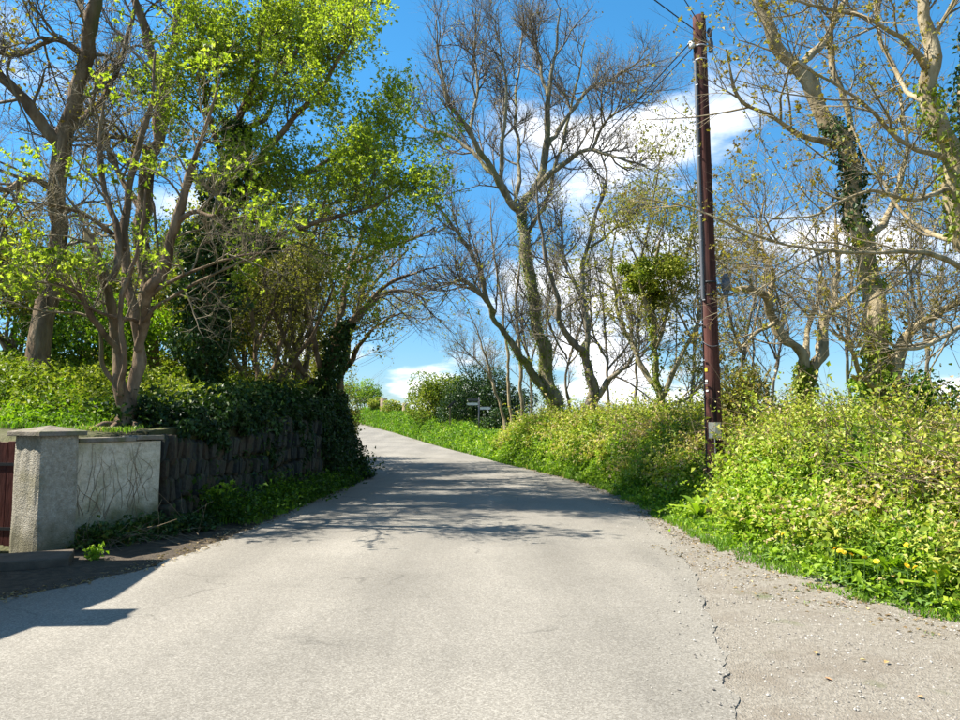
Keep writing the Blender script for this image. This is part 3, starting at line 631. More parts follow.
# cable and cable guard on the left side facing the camera
def side_strip(y0, y1, ang, wd, th, name, mat):
    z0, z1 = zpx(y1), zpx(y0); mb = MB(); n = 10; path = []
    for k in range(n + 1):
        z = z0 + (z1 - z0) * k / n; c = pole_at(z); path.append(np.array(c + Vector((math.cos(ang), math.sin(ang), 0)) * (prad(z) + th * 0.4)))
    v, fq = tubes(np.array(path)[None], np.full((1, n + 1), wd), 8); under(mesh(name, v, fq, mat, smooth=True), up)
side_strip(62, 300, PI + 0.55, 0.035, 0.03, 'cable_guard', M_grey)
side_strip(40, 470, PI + 0.25, 0.013, 0.02, 'cable', M_iron)
side_strip(438, 474, -PI / 2 - 0.2, 0.006, 0.02, 'earth_wire', M_white)
for k, py in enumerate(np.linspace(62, 400, 18)):
    z = zpx(py + 5 * math.sin(k * 2.1)); a = PI + 0.45 + 0.3 * math.sin(k * 1.7); c = pole_at(z) + Vector((math.cos(a), math.sin(a), 0)) * (prad(z) + 0.035)
    mb = MB(); mb.box(c, (0.05, 0.02, 0.018), rot_z(a + PI / 2)); under(mb.build('staple', M_steel, None), up)
def plate(py, hh, ww_, name, mat, an=-PI / 2 - 0.12):
    z = zpx(py); n = 6; v = []
    for k in range(n + 1):
        a = an + (k / n - 0.5) * ww_
        for dz in (-hh / 2, hh / 2):
            for dr in (0.004, 0.010):
                c = pole_at(z + dz); v.append(c + Vector((math.cos(a), math.sin(a), 0)) * (prad(z) + dr))
    fs = []
    for k in range(n):
        a = k * 4; b = a + 4; fs += [(a + 1, b + 1, b + 3, a + 3), (a + 2, b + 2, b, a), (a, b, b + 1, a + 1), (a + 3, b + 3, b + 2, a + 2)]
    mb = MB(); mb.add(v, fs); return under(mb.build(name, mat, None), up)
plate(430, 0.27, 1.5, 'number_plate', M_cream); plate(370, 0.07, 0.35, 'yellow_tag', M_yel, -PI / 2 - 0.95); plate(381, 0.035, 0.3, 'small_tag', M_white, -PI / 2 - 0.95)
plate(391, 0.03, 0.3, 'small_tag', M_white, -PI / 2 - 0.9)
# wire loop sagging across the front
z = zpx(345); lp = [np.array(pole_at(z + 0.12 - 0.16 * math.sin(PI * k / 12)) + Vector((math.cos(a), math.sin(a), 0)) * (prad(z) + 0.012)) for k in range(13) for a in [-PI * 1.05 + PI * 1.1 * k / 12]]
v, fq = tubes(np.array(lp)[None], np.full((1, 13), 0.007), 5); under(mesh('wire_loop', v, fq, M_grey, smooth=True), up)
# insulators near the top
for (py, a, rr_, hh, mt) in ((44, PI + 0.3, 0.10, 0.13, M_white), (40, PI - 0.6, 0.12, 0.12, M_white), (30, 0.1, 0.14, 0.16, M_grey), (44, -0.1, 0.15, 0.26, M_grey)):
    z = zpx(py); c = pole_at(z) + Vector((math.cos(a), math.sin(a), 0)) * (prad(z) + rr_ * 0.5)
    mb = MB(); mb.cyl(c - Vector((0, 0, hh / 2)), c + Vector((0, 0, hh / 6)), 0.038, 0.045, 12); mb.cyl(c + Vector((0, 0, hh / 6)), c + Vector((0, 0, hh / 2)), 0.045, 0.02, 12)
    mb.cyl(pole_at(z), c, 0.012, n=6); under(mb.build('insulator', mt, None, smooth=True), up)
# dark cable joint hanging at the right of the pole
z = zpx(285); c = pole_at(z) + Vector((0.30, -0.02, 0))
mb = MB(); mb.cyl(c + Vector((0, 0, -0.10)), c + Vector((0, 0, 0.10)), 0.075, 0.07, 12); mb.cyl(c + Vector((0, 0, 0.10)), c + Vector((0, 0, 0.20)), 0.07, 0.03, 12); mb.cyl(c + Vector((0, 0, -0.22)), c + Vector((0, 0, -0.10)), 0.035, 0.06, 12)
mb.cyl(pole_at(z), c, 0.02, n=8); under(mb.build('cable_joint', M_grey, None, smooth=True), up)

def wire(a, b, sag, rad, label, mat=M_iron, name='overhead_wire', group=None, n=24):
    a = np.asarray(a, float); b = np.asarray(b, float); f = np.linspace(0, 1, n)[:, None]; p = a * (1 - f) + b * f; p[:, 2] -= sag * 4 * (f * (1 - f))[:, 0]
    v, fq = tubes(p[None], np.full((1, n), rad), 5); o = mesh(name, v, fq, mat, smooth=True); return tag(o, label, 'wire', group)
tl = np.array(pole_at(zpx(40))) + [-0.15, -0.05, 0]; th = np.array(pole_at(zpx(30))) + [-0.12, -0.08, 0]
wg = 'wires over the road'
wire(th, (-9.5, -3.0, 7.6), 0.25, 0.011, 'lower and thicker of two black wires from the pole top slanting over the road', group=wg)
wire(th + [0.1, -0.05, 0.06], (-6.5, -4.5, 8.4), 0.2, 0.009, 'upper and thinner of two black wires from the pole top slanting over the road', group=wg)
wg = 'wires along the road'
wire(tl, (-11.0, 66, 6.6), 0.9, 0.013, 'upper of two parallel wires from the white insulator descending behind the bare ash tree', group=wg)
wire(tl + [0.03, 0.05, -0.1], (-10.9, 66, 6.4), 0.95, 0.011, 'lower of two parallel wires from the white insulator descending behind the bare ash tree', group=wg)
wg = 'wires into the trees'
for py, zz, wh in ((213, 5.1, 'topmost'), (237, 4.6, 'middle'), (262, 4.25, 'lowest')):
    wire(np.array(pole_at(zpx(py))) + [0.12, 0, 0], (26, 15.5, zz + 0.6), 0.35, 0.007, wh + ' of three thin wires running level from the pole through the trees', M_grey, group=wg)
anch = P(934, 440, 12.3); anch[2] -= 0.35
st = tag(empty('stay_cable', tuple(anch)), 'pale steel stay cable from the pole top down to the bank', 'stay cable')
a0 = np.array(pole_at(zpx(36))) + [0.1, 0, 0]; f = np.linspace(0, 1, 14)[:, None]
v, fq = tubes((a0 * (1 - f) + anch * f)[None], np.full((1, 14), 0.008), 6); under(mesh('cable', v, fq, M_steel, smooth=True), st)
g0, g1 = 0.62, 0.86; v, fq = tubes((a0 * (1 - g0 - (g1 - g0) * f) + anch * (g0 + (g1 - g0) * f))[None], np.full((1, 14), 0.016), 8); under(mesh('guard', v, fq, M_yel, smooth=True), st)
g0, g1 = 0.91, 1.0; v, fq = tubes((a0 * (1 - g0 - (g1 - g0) * f) + anch * (g0 + (g1 - g0) * f))[None], np.full((1, 14), 0.017), 8); under(mesh('rod', v, fq, M_steel, smooth=True), st)

# ------------------------------------------------------------------ signposts and far stone posts
M_post = plain('grey_post', (0.09, 0.09, 0.095), 0.5); M_sign = plain('white_sign', (0.72, 0.73, 0.74), 0.4); M_wood = noisemat('old_wood', [(0.3, (0.10, 0.07, 0.04)), (0.7, (0.26, 0.19, 0.11))], scale=5, stretch=(1, 1, .2), bump=.3)
sb = P(479, 432, 37); sx, sy = sb[0], 37.0; sz = float(H(sx, sy)) - 0.1; zt = float(P(478, 398, 37)[2])
sp = tag(empty('fingerpost', (sx, sy, sz)), 'grey fingerpost with white direction arms in front of the dark ivy bush', 'signpost')
mb = MB(); mb.cyl((0, 0, 0), (0, 0, zt - sz), 0.04, n=12); mb.cyl((0, 0, zt - sz), (0, 0, zt - sz + 0.05), 0.055, 0.02, 12); mb.build('post', M_post, sp, smooth=True)
def arm(z, s, ln, an, mat=M_sign):
    mb = MB(); h = 0.078; t = 0.015; out = [(0.05, -h), (ln - 0.1, -h), (ln, 0), (ln - 0.1, h), (0.05, h)]
    v = [(s * x, y_, zz) for y_ in (-t, t) for x, zz in out]; n = 5
    mb.add(v, [tuple(range(n)), tuple(range(n, 2 * n))[::-1]] + [(i, n + i, n + (i + 1) % n, (i + 1) % n) for i in range(n)])
    o = mb.build('direction_arm', mat, sp); o.location = (0, 0, z); o.rotation_euler = (0, 0, an)
    mb = MB(); b = 0.012; mb.box((s * ln * 0.47, -0.019, 0.068), (ln * 0.8, 0.006, b)); mb.box((s * ln * 0.47, -0.019, -0.068), (ln * 0.8, 0.006, b)); mb.build('border', M_iron, o)
arm(zt - sz - 0.08, -1, 0.62, 0.2, M_post); arm(zt - sz - 0.30, -1, 0.64, 0.1); arm(zt - sz - 0.52, 1, 0.62, -0.1)
nb = P(450, 428, 42); nx2, ny2 = nb[0], 42.0; nz_ = float(H(nx2, ny2)) - 0.1; nt_ = float(P(452, 404, 42)[2])
wp = tag(empty('wooden_signpost', (nx2, ny2, nz_)), 'thin wooden post with a dark tilted board on the grass verge', 'signpost')
mb = MB(); mb.box((0, 0, (nt_ - nz_) / 2), (0.07, 0.07, nt_ - nz_)); mb.build('post', M_wood, wp, bevel=0.006)
mb = MB(); mb.box((0.08, -0.05, nt_ - nz_ - 0.02), (0.55, 0.03, 0.13), Matrix.Rotation(-0.75, 3, 'Y')); mb.build('board', M_iron, wp, bevel=0.004)
M_gpost = noisemat('gatepost_stone', [(0.3, (0.26, 0.18, 0.12)), (0.7, (0.46, 0.35, 0.25))], scale=4, bump=0.5, bscale=14)
def rough_post(px, d, h, w, label, seed):
    x = P(px, 410, d)[0]; z = float(H(x, d)); r = random.Random(seed); mb = MB(); V = []; n = 8
    for k in range(5):
        for i in range(n): a = 2 * PI * i / n; q = w * (1 - 0.12 * k / 4) * r.uniform(0.85, 1.12); V.append((math.cos(a) * q, math.sin(a) * q * 0.8, -0.2 + (h + 0.2) * k / 4 + (r.uniform(-.06, .06) if k == 4 else 0)))
    mb.add(V, [(k * n + i, k * n + (i + 1) % n, k * n + n + (i + 1) % n, k * n + n + i) for k in range(4) for i in range(n)] + [tuple(range(4 * n, 5 * n))])
    o = mb.build('stone_gatepost', M_gpost, None); o.location = (x, d, z); tag(o, label, 'stone post')
rough_post(384, 67, 1.35, 0.36, 'taller rough brown stone gatepost on the far grass verge', 3)
rough_post(405, 62, 0.95, 0.25, 'smaller rough brown stone gatepost on the far grass verge', 5)
#@@TREES
# ------------------------------------------------------------------ trees on the left bank
LV = lambda n, Ln, seg, ang, up, wig, r0, **k: dict(n=n, Ln=Ln, seg=seg, ang=ang, up=up, wig=wig, r0=r0, **k)
tree('bare_tree', 'big grey leafless tree with thick forked trunk above the grassy bank', [
    [(38, 405, 13.5, 15.88), (42, 330, 13.5, 14.21), (55, 235, 13.4, 12.54), (66, 140, 13.2, 11.70), (84, 60, 13, 10.03), (100, -5, 12.8, 8.36), (112, -110, 12.6, 5.85), (118, -210, 12.4, 2.51)],
    [(64, 150, 13.2, 9.20), (42, 125, 13.0, 8.36), (18, 92, 12.8, 7.52), (-8, 60, 12.6, 6.69), (-40, -10, 12.2, 5.02), (-50, -110, 12, 2.09)],
    [(82, 55, 13, 5.85), (62, 42, 12.9, 4.18), (40, 42, 12.6, 3.76), (10, 55, 12.3, 3.34), (-25, 40, 12, 1.67)],
    [(66, 135, 13.2, 6.69), (85, 118, 13.6, 5.02), (105, 95, 14.2, 4.18), (130, 40, 14.8, 3.34), (140, -40, 15, 1.67)],
    [(60, 190, 13.4, 5.85), (30, 180, 13.0, 4.18), (0, 190, 12.6, 3.34), (-40, 170, 12, 1.67)],
    [(92, 30, 12.9, 5.02), (75, -10, 13.4, 4.18), (60, -80, 13.8, 2.51), (50, -140, 14, 1.25)]],
    [LV(12, 2.0, 7, 0.8, 0.05, 0.2, 0.03, sides=5, t0=0.25), LV(9, 1.0, 5, 0.75, 0.05, 0.2, 0.012, t0=0.12), LV(8, 0.5, 4, 0.7, 0.06, 0.16, 0.006, t0=0.15)],
    11, B_brown, B_twig, leaf=dict(n=2600, size=0.07, mat=F_bud, spread=0.08, where=lambda p: (sn(p, 0.9, 5) > 0.2)))
tree('leaning_tree', 'brown leafless tree leaning behind the twisted multi-stemmed tree', [
    [(150, 420, 16.5, 12.00), (146, 300, 16.4, 11.20), (148, 200, 16.2, 10.40), (158, 110, 16, 9.60), (157, 62, 16, 8.00), (138, 15, 15.8, 6.40), (120, -60, 15.5, 4.00), (112, -140, 15.2, 1.60)],
    [(157, 110, 16, 7.20), (170, 60, 16.4, 5.60), (178, 0, 16.8, 4.00), (180, -90, 17, 1.60)],
    [(152, 150, 16.1, 5.60), (128, 140, 15.8, 4.00), (104, 138, 15.6, 3.20), (84, 150, 15.4, 1.60)],
    [(148, 220, 16.2, 5.60), (128, 190, 16.6, 4.00), (110, 150, 17, 3.20), (96, 90, 17.2, 1.60)]],
    [LV(12, 2.2, 7, 0.75, 0.05, 0.19, 0.03, sides=5, t0=0.3), LV(9, 1.1, 5, 0.7, 0.05, 0.15, 0.013, t0=0.15), LV(6, 0.55, 4, 0.7, 0.05, 0.15, 0.007, t0=0.15)],
    12, B_brown, B_twig, leaf=dict(n=1500, size=0.07, mat=F_bud, spread=0.08, where=lambda p: (sn(p, 0.9, 8) > 0.2)))
tree('twisted_tree', 'gnarled multi-stemmed tree with exposed roots and broken stub on the wall top', [
    [(122, 436, 10.9, 14.45), (124, 405, 10.9, 11.05), (114, 360, 10.9, 7.65), (108, 318, 10.8, 6.80), (104, 288, 10.7, 6.80), (95, 258, 10.6, 6.38), (88, 234, 10.5, 5.95)],
    [(128, 425, 11, 9.35), (134, 385, 11.1, 7.65), (137, 345, 11.1, 7.22), (132, 300, 11.2, 6.80), (126, 250, 11.3, 6.80), (130, 200, 11.4, 5.95), (136, 160, 11.5, 5.10), (150, 110, 11.6, 3.40), (158, 50, 11.8, 1.70)],
    [(137, 350, 11.1, 6.80), (143, 320, 10.9, 6.80), (150, 292, 10.7, 7.65), (164, 262, 10.6, 7.65), (178, 222, 10.5, 6.80), (189, 182, 10.4, 5.95), (196, 160, 10.3, 4.25), (210, 120, 10.2, 2.55), (222, 70, 10, 1.27)],
    [(117, 352, 10.9, 5.10), (104, 338, 10.7, 4.25), (92, 320, 10.5, 3.82), (80, 298, 10.3, 3.40), (62, 288, 10.1, 2.12), (40, 284, 9.9, 1.27)],
    [(104, 290, 10.7, 5.10), (116, 262, 10.8, 5.10), (118, 230, 10.9, 4.67), (108, 200, 11, 4.25), (100, 150, 11.1, 3.40), (104, 100, 11.2, 1.70)],
    [(142, 322, 10.9, 3.40), (165, 302, 10.6, 2.55), (192, 284, 10.3, 2.12), (240, 263, 10, 1.36), (262, 258, 9.9, 0.68)],
    [(146, 303, 10.8, 3.40), (170, 280, 10.5, 2.55), (200, 268, 10.2, 2.04), (250, 255, 9.9, 1.36), (295, 248, 9.7, 0.68)],
    [(137, 322, 11, 2.98), (110, 318, 10.6, 2.12), (80, 305, 10.3, 1.53), (50, 300, 10, 0.85)],
    [(126, 250, 11.3, 4.25), (112, 235, 11, 3.40), (80, 215, 10.6, 2.55), (40, 205, 10.2, 1.70), (5, 200, 9.9, 1.02)],
    [(178, 222, 10.5, 4.25), (196, 212, 10.4, 3.40), (214, 216, 10.2, 2.55), (226, 200, 10, 1.70)],
    [(120, 395, 10.8, 4.5), (127, 360, 10.6, 4), (121, 325, 10.5, 3.5), (126, 285, 10.5, 3.2), (140, 240, 10.4, 2.6), (146, 190, 10.3, 1.6)],
    [(130, 400, 11, 4.5), (141, 365, 11.2, 4), (139, 330, 11.4, 3.6), (150, 300, 11.5, 3), (158, 250, 11.6, 2.4), (155, 200, 11.7, 1.4)],
    [(118, 385, 10.9, 3.5), (101, 362, 10.8, 3), (98, 330, 10.7, 2.4), (84, 300, 10.6, 1.8), (70, 250, 10.5, 1)],
    [(122, 425, 10.9, 4.25), (104, 425, 10.5, 3.82), (84, 432, 10.2, 3.40), (66, 437, 10.0, 1.70)],
    [(120, 420, 10.9, 4.25), (112, 430, 10.5, 3.40), (108, 440, 10.3, 2.55), (98, 446, 10.2, 1.70)],
    [(130, 420, 11, 4.25), (140, 430, 10.7, 3.40), (150, 445, 10.5, 2.12), (152, 460, 10.4, 1.27)]],
    [LV(9, 1.1, 7, 0.85, 0.05, 0.20, 0.020, sides=4, t0=0.35, only=list(range(0, 10))), LV(7, 0.6, 5, 0.8, 0.05, 0.20, 0.008, t0=0.2), LV(5, 0.3, 4, 0.7, 0.05, 0.18, 0.004, t0=0.2)],
    13, B_brown, B_twigt, leaf=dict(n=4500, size=0.065, tuft=6, mat=F_fresh, spread=0.07, where=lambda p: (sn(p, 1.6, 5) > 0.30) * (p[:, 2] > 3.2)), roots=False, tsides=9)
mbk = MB(); mbk.cyl(P(92, 248, 10.55), P(86, 228, 10.5), 0.085, 0.045, 9); bs = mbk.build('broken_stub', plain('split_wood', (0.5, 0.33, 0.16), 0.8), None)
under(bs, bpy.data.objects['twisted_tree'])
t3, a3 = tree('ivy_tree', 'ivy-clad tree with a spreading crown of bright fresh green leaves', [
    [(206, 425, 14.5, 9), (204, 380, 14.5, 8), (204, 320, 14.5, 8), (212, 250, 14.4, 8), (228, 180, 14.3, 7), (246, 110, 14.1, 6), (262, 40, 13.9, 4), (272, -40, 13.7, 2)],
    [(216, 235, 14.4, 6), (246, 180, 14.0, 5), (285, 130, 13.5, 4), (325, 80, 13.0, 3), (360, 30, 12.6, 1.5)],
    [(212, 260, 14.4, 6), (250, 220, 14.6, 5), (300, 180, 14.8, 4), (350, 150, 15, 3), (395, 120, 15.2, 1.3)],
    [(228, 180, 14.3, 5), (214, 130, 13.8, 4), (204, 80, 13.4, 3), (196, 20, 13, 1.5)],
    [(246, 110, 14.1, 4), (290, 60, 14.4, 3), (330, 10, 14.6, 2), (350, -50, 14.8, 1)],
    [(212, 265, 14.4, 5), (260, 245, 13.8, 4), (310, 225, 13.2, 3), (360, 210, 12.8, 2), (400, 190, 12.5, 1)],
    [(240, 140, 14.1, 4), (275, 100, 15, 3), (300, 40, 15.6, 2), (310, -20, 16, 1)]],
    [LV(12, 1.5, 6, 0.8, 0.02, 0.17, 0.018, sides=4, t0=0.2), LV(8, 0.85, 5, 0.8, 0.0, 0.15, 0.009, t0=0.15), LV(6, 0.4, 4, 0.8, 0.0, 0.15, 0.005, t0=0.15)],
    14, B_brown, B_twigd, leaf=dict(n=115000, size=0.052, tuft=4, mat=F_fresh, spread=0.10, where=lambda p: np.clip(0.7 + 0.6 * sn(p, 1.3, 7), 0.05, 1)),
    ivy=[(0, 0.12, 0.68, 0.95, 12000, 0.085, F_ivy), (2, 0.0, 0.3, 0.4, 1600, 0.085, F_ivy), (5, 0.0, 0.35, 0.4, 1800, 0.085, F_ivy)])
tree('arching_tree', 'dark stemmed tree arching out over the road from the wall corner', [
    [(318, 420, 18.5, 7), (326, 380, 18.4, 6), (338, 345, 18.2, 5), (358, 312, 18, 4), (385, 288, 17.8, 3), (418, 272, 17.5, 1.6), (440, 268, 17.3, 0.8)],
    [(332, 360, 18.3, 5), (342, 310, 18.6, 4), (352, 260, 19, 3), (372, 215, 19.3, 2), (400, 185, 19.6, 1)],
    [(326, 385, 18.4, 5), (312, 330, 18, 4), (306, 280, 17.6, 3), (318, 220, 17.2, 2), (340, 170, 17, 1)],
    [(345, 330, 18.1, 4), (376, 300, 19, 3), (402, 290, 20, 2), (430, 300, 20.6, 1)],
    [(352, 262, 19, 3), (380, 250, 18.4, 2), (410, 240, 18, 1.4), (436, 226, 17.6, 0.8)],
    [(318, 400, 18.5, 5), (290, 350, 18.2, 4), (270, 300, 18, 3), (262, 240, 17.8, 2)]],
    [LV(9, 1.7, 7, 0.7, -0.01, 0.13, 0.02, sides=4, t0=0.3), LV(8, 0.95, 5, 0.75, 0.02, 0.14, 0.009, t0=0.15), LV(6, 0.45, 4, 0.7, 0.03, 0.14, 0.006, t0=0.15)],
    15, B_brown, B_twigd, leaf=dict(n=8500, size=0.06, tuft=3, mat=F_olive, spread=0.07, where=lambda p: np.clip(0.35 + 0.6 * sn(p, 1.2, 3), 0.02, 1) * np.where(p[:, 0] < -2.9, 1, 0.10)),
    ivy=[(0, 0.05, 0.45, 0.35, 2200, 0.09, F_ivy)])
tree('corner_tree', 'small fine-twigged tree beyond the wall corner with bare tips over the road', [
    [(338, 425, 25, 5), (342, 380, 25, 4.5), (350, 340, 25, 4), (362, 290, 25, 3), (378, 240, 24.8, 2), (392, 190, 24.6, 1)],
    [(345, 370, 25, 4), (362, 340, 24.4, 3), (382, 322, 24, 2), (404, 312, 23.6, 1)],
    [(350, 340, 25, 3), (332, 290, 25.4, 2.5), (326, 230, 25.8, 1.4)],
    [(358, 305, 25, 3), (382, 275, 25.6, 2), (408, 250, 26, 1)]],
    [LV(9, 1.8, 6, 0.7, 0.0, 0.13, 0.018, sides=4, t0=0.25), LV(9, 1.0, 5, 0.7, 0.02, 0.14, 0.009, t0=0.15), LV(6, 0.5, 4, 0.7, 0.03, 0.14, 0.006, t0=0.15)],
    16, B_brown, B_twigt, leaf=dict(n=2800, size=0.065, tuft=3, mat=F_olive, spread=0.08, where=lambda p: np.clip(0.2 + 0.6 * sn(p, 1.0, 3), 0.02, 1)))
tree('scrub_tree', 'olive-leaved bushy tree filling the bank between ivy tree and arching tree', [
    [(262, 420, 17, 5), (258, 370, 17, 4), (250, 310, 17, 3), (240, 250, 17, 1.5)],
    [(262, 410, 17, 4), (280, 350, 17.4, 3), (296, 290, 17.8, 2), (300, 230, 18, 1)],
    [(262, 410, 17, 4), (240, 370, 16.6, 3), (218, 320, 16.2, 2), (200, 270, 16, 1)],
    [(270, 390, 17, 4), (300, 355, 16.4, 3), (325, 310, 16, 2), (340, 270, 15.8, 1)],
    [(255, 350, 17, 3), (275, 300, 17.8, 2), (285, 250, 18.2, 1)]],
    [LV(9, 1.5, 6, 0.75, 0.02, 0.15, 0.016, sides=4, t0=0.2), LV(8, 0.8, 5, 0.8, 0.02, 0.15, 0.008, t0=0.15), LV(6, 0.4, 4, 0.8, 0.02, 0.15, 0.005, t0=0.15)],
    17, B_brown, B_twigd, leaf=dict(n=11000, size=0.06, tuft=3, mat=F_olive, spread=0.09, where=lambda p: np.clip(0.5 + 0.8 * sn(p, 1.3, 9), 0.03, 1)))
# shrubs behind, closing the view under the crowns
for k, (px, d, rxy, rz, n, m, lab) in enumerate((
    (20, 17.5, 2.4, 2.0, 7500, F_herb, 'light green leafy shrub behind the big grey tree'),
    (85, 15.5, 1.6, 1.1, 5600, F_herb, 'light green sunny shrub between the grey tree and twisted tree'),
    (-30, 15, 1.7, 2.6, 5500, F_olive, 'olive shrub at the foot of the big grey tree'),
    (165, 18.5, 2.2, 2.4, 9000, F_olive, 'olive shrub behind the twisted tree'),
    (225, 20, 2.3, 3.2, 9500, F_olive, 'tall olive shrub behind the ivy tree'),
    (300, 22, 2.4, 3.6, 11000, F_olive, 'dense olive shrub behind the arching tree'),
    (275, 24, 2.4, 3.4, 11000, F_olive, 'broad olive shrub set back behind the bushy tree'),
    (305, 28, 2.0, 3.0, 8000, F_olive, 'olive shrub farthest along the left bank'),
    (318, 26, 1.3, 2.4, 6000, F_olive, 'olive shrub behind the small fine-twigged tree'),
    (10, 22, 2.4, 2.6, 7000, F_olive, 'olive shrub on the rise behind the light green shrub'),
    (135, 21, 2.0, 2.2, 6500, F_olive, 'olive shrub on the rise behind the leaning brown tree'),
    (190, 23, 2.0, 2.2, 6500, F_olive, 'olive shrub on the rise behind the ivy tree'),
    (100, 26, 3.2, 4.2, 9000, F_olive, 'wide dusky shrub farthest back on the left bank'))):
    x = P(px, 400, d)[0]
    bush('shrub', lab, 'shrub', (x, d), (rxy, rxy * 0.8, rz), n, 0.085, m, 60 + k, stems=6, twigs=5, twig_m=B_twigd, crisp=0.5)

# ------------------------------------------------------------------ trees on the right bank
tree('bare_ash_tree', 'tallest leafless tree with mossy forked trunk behind the hedge at the bend', [
    [(556, 425, 27.0, 12.30), (551, 395, 27.0, 10.66), (541, 345, 27.0, 9.02), (530, 285, 27.0, 7.79), (522, 215, 27.0, 6.97), (536, 190, 27.0, 5.74), (545, 150, 27.0, 4.92), (548, 100, 27.0, 3.69), (556, 50, 27.0, 2.05), (560, 8, 27.0, 0.82)],
    [(522, 217, 27.0, 6.15), (508, 195, 26.6, 5.33), (488, 165, 26.2, 4.51), (468, 130, 25.8, 4.10), (448, 100, 25.4, 2.87), (440, 60, 25.0, 1.64), (436, 20, 24.8, 0.82)],
    [(505, 190, 26.6, 3.69), (480, 160, 27.4, 2.87), (455, 140, 28.0, 2.46), (420, 125, 28.6, 1.64), (395, 100, 29.0, 0.82)],
    [(500, 182, 26.5, 3.69), (503, 140, 26.0, 2.87), (506, 95, 25.6, 2.05), (500, 50, 25.2, 1.23), (498, 15, 25.0, 0.66)],
    [(537, 188, 27.0, 4.51), (560, 168, 26.4, 3.69), (590, 150, 25.8, 2.87), (615, 158, 25.2, 2.05), (645, 165, 24.8, 0.98)],
    [(546, 150, 27.0, 3.69), (565, 120, 27.8, 2.87), (590, 90, 28.4, 2.46), (620, 75, 29.0, 1.64), (650, 55, 29.5, 0.82)],
    [(548, 100, 27.0, 2.87), (540, 60, 27.5, 2.05), (530, 25, 28.0, 0.98)],
    [(549, 395, 27.0, 7.38), (528, 365, 26.8, 5.74), (506, 338, 26.6, 4.10), (486, 300, 26.4, 3.44), (476, 262, 26.2, 3.44), (462, 238, 26.0, 2.87), (440, 210, 25.8, 1.64), (425, 190, 25.6, 0.82)],
    [(495, 312, 26.5, 3.69), (478, 292, 26.0, 3.28), (462, 279, 25.6, 2.46), (452, 282, 25.3, 1.64)],
    [(524, 235, 27.0, 3.69), (545, 205, 28.0, 2.87), (560, 150, 28.8, 2.30), (575, 90, 29.4, 1.64), (585, 40, 29.8, 0.82)],
    [(515, 205, 26.8, 3.28), (520, 160, 27.8, 2.62), (515, 110, 28.4, 1.97), (520, 60, 29.0, 1.23), (524, 20, 29.2, 0.66)],
    [(470, 132, 25.8, 2.87), (478, 90, 26.4, 2.13), (474, 50, 26.8, 1.48), (480, 10, 27.0, 0.66)],
    [(592, 150, 25.8, 2.30), (608, 120, 25.4, 1.80), (632, 105, 25.0, 1.31), (655, 85, 24.6, 0.66)]],
    [LV(12, 2.4, 7, 0.72, 0.08, 0.19, 0.036, sides=5, t0=0.2), LV(10, 1.25, 6, 0.7, 0.09, 0.20, 0.021, t0=0.1), LV(8, 0.65, 4, 0.7, 0.09, 0.20, 0.013, t0=0.1)],
    21, B_moss, B_twig, leaf=dict(n=2200, size=0.07, mat=F_bud, spread=0.05), ivy=[(0, 0.0, 0.46, 0.06, 3200, 0.06, F_ivyy), (0, 0.3, 0.55, 0.03, 500, 0.06, F_ivyy), (7, 0.0, 0.3, 0.04, 700, 0.06, F_ivyy)])
for k, (pl, lab) in enumerate((
    ([[(512, 430, 31.5, 2.56), (508, 370, 31.5, 2.08), (503, 310, 31.5, 1.76), (494, 255, 31.5, 1.28), (490, 200, 31.5, 0.64)]], 'slim pale stem nearest the fingerpost beside the mossy trunk'),
    ([[(523, 430, 32.5, 2.88), (520, 360, 32.5, 2.40), (517, 300, 32.5, 1.92), (520, 240, 32.5, 1.28), (512, 180, 32.5, 0.64)]], 'slim straight stem close beside the mossy forked trunk'),
    ([[(506, 425, 33.5, 2.24), (492, 380, 33.5, 1.76), (480, 340, 33.5, 1.28), (468, 310, 33.5, 0.72)], [(492, 380, 33.5, 1.28), (476, 360, 33.1, 0.96), (455, 340, 32.7, 0.56)]], 'thin leaning sapling rising above the dark ivy bush'))):
    tree('sapling', lab, pl, [LV(10, 1.5, 6, 0.6, 0.08, 0.13, 0.016, sides=4, t0=0.3), LV(7, 0.8, 5, 0.6, 0.08, 0.14, 0.009, t0=0.15), LV(5, 0.4, 3, 0.6, 0.08, 0.14, 0.006, t0=0.15)], 30 + k, B_tan, B_twig, group='slim stems beside the mossy trunk')
tree('crooked_tree', 'crooked leafless tree with low side limb beside the tallest tree', [
    [(590, 425, 24.5, 8.64), (591, 385, 24.5, 7.92), (587, 355, 24.5, 5.76), (574, 344, 24.3, 4.32), (560, 322, 24.1, 3.96), (557, 295, 23.9, 3.60), (548, 265, 23.7, 3.24), (540, 225, 23.5, 2.16), (536, 180, 23.3, 1.08)],
    [(589, 370, 24.5, 5.04), (586, 330, 24.8, 3.96), (583, 285, 25.1, 3.24), (588, 240, 25.3, 2.88), (606, 185, 25.5, 2.16), (600, 145, 25.7, 1.08)],
    [(594, 405, 24.5, 5.04), (606, 384, 24.3, 3.96), (620, 372, 24.1, 2.88), (634, 350, 23.9, 1.80), (640, 310, 23.7, 0.86)],
    [(584, 300, 25.0, 2.52), (565, 260, 25.3, 1.80), (560, 210, 25.5, 1.08)],
    [(587, 250, 25.3, 2.16), (620, 225, 24.9, 1.44), (645, 205, 24.5, 0.72)]],
    [LV(11, 1.9, 7, 0.72, 0.06, 0.19, 0.03, sides=4, t0=0.25), LV(9, 1.0, 5, 0.68, 0.07, 0.19, 0.017, t0=0.12), LV(8, 0.5, 4, 0.65, 0.08, 0.18, 0.011, t0=0.12)],
    22, B_grey, B_twig, leaf=dict(n=2400, size=0.07, mat=F_olive, spread=0.06), ivy=[(0, 0.0, 0.3, 0.03, 350, 0.07, F_ivyy)])
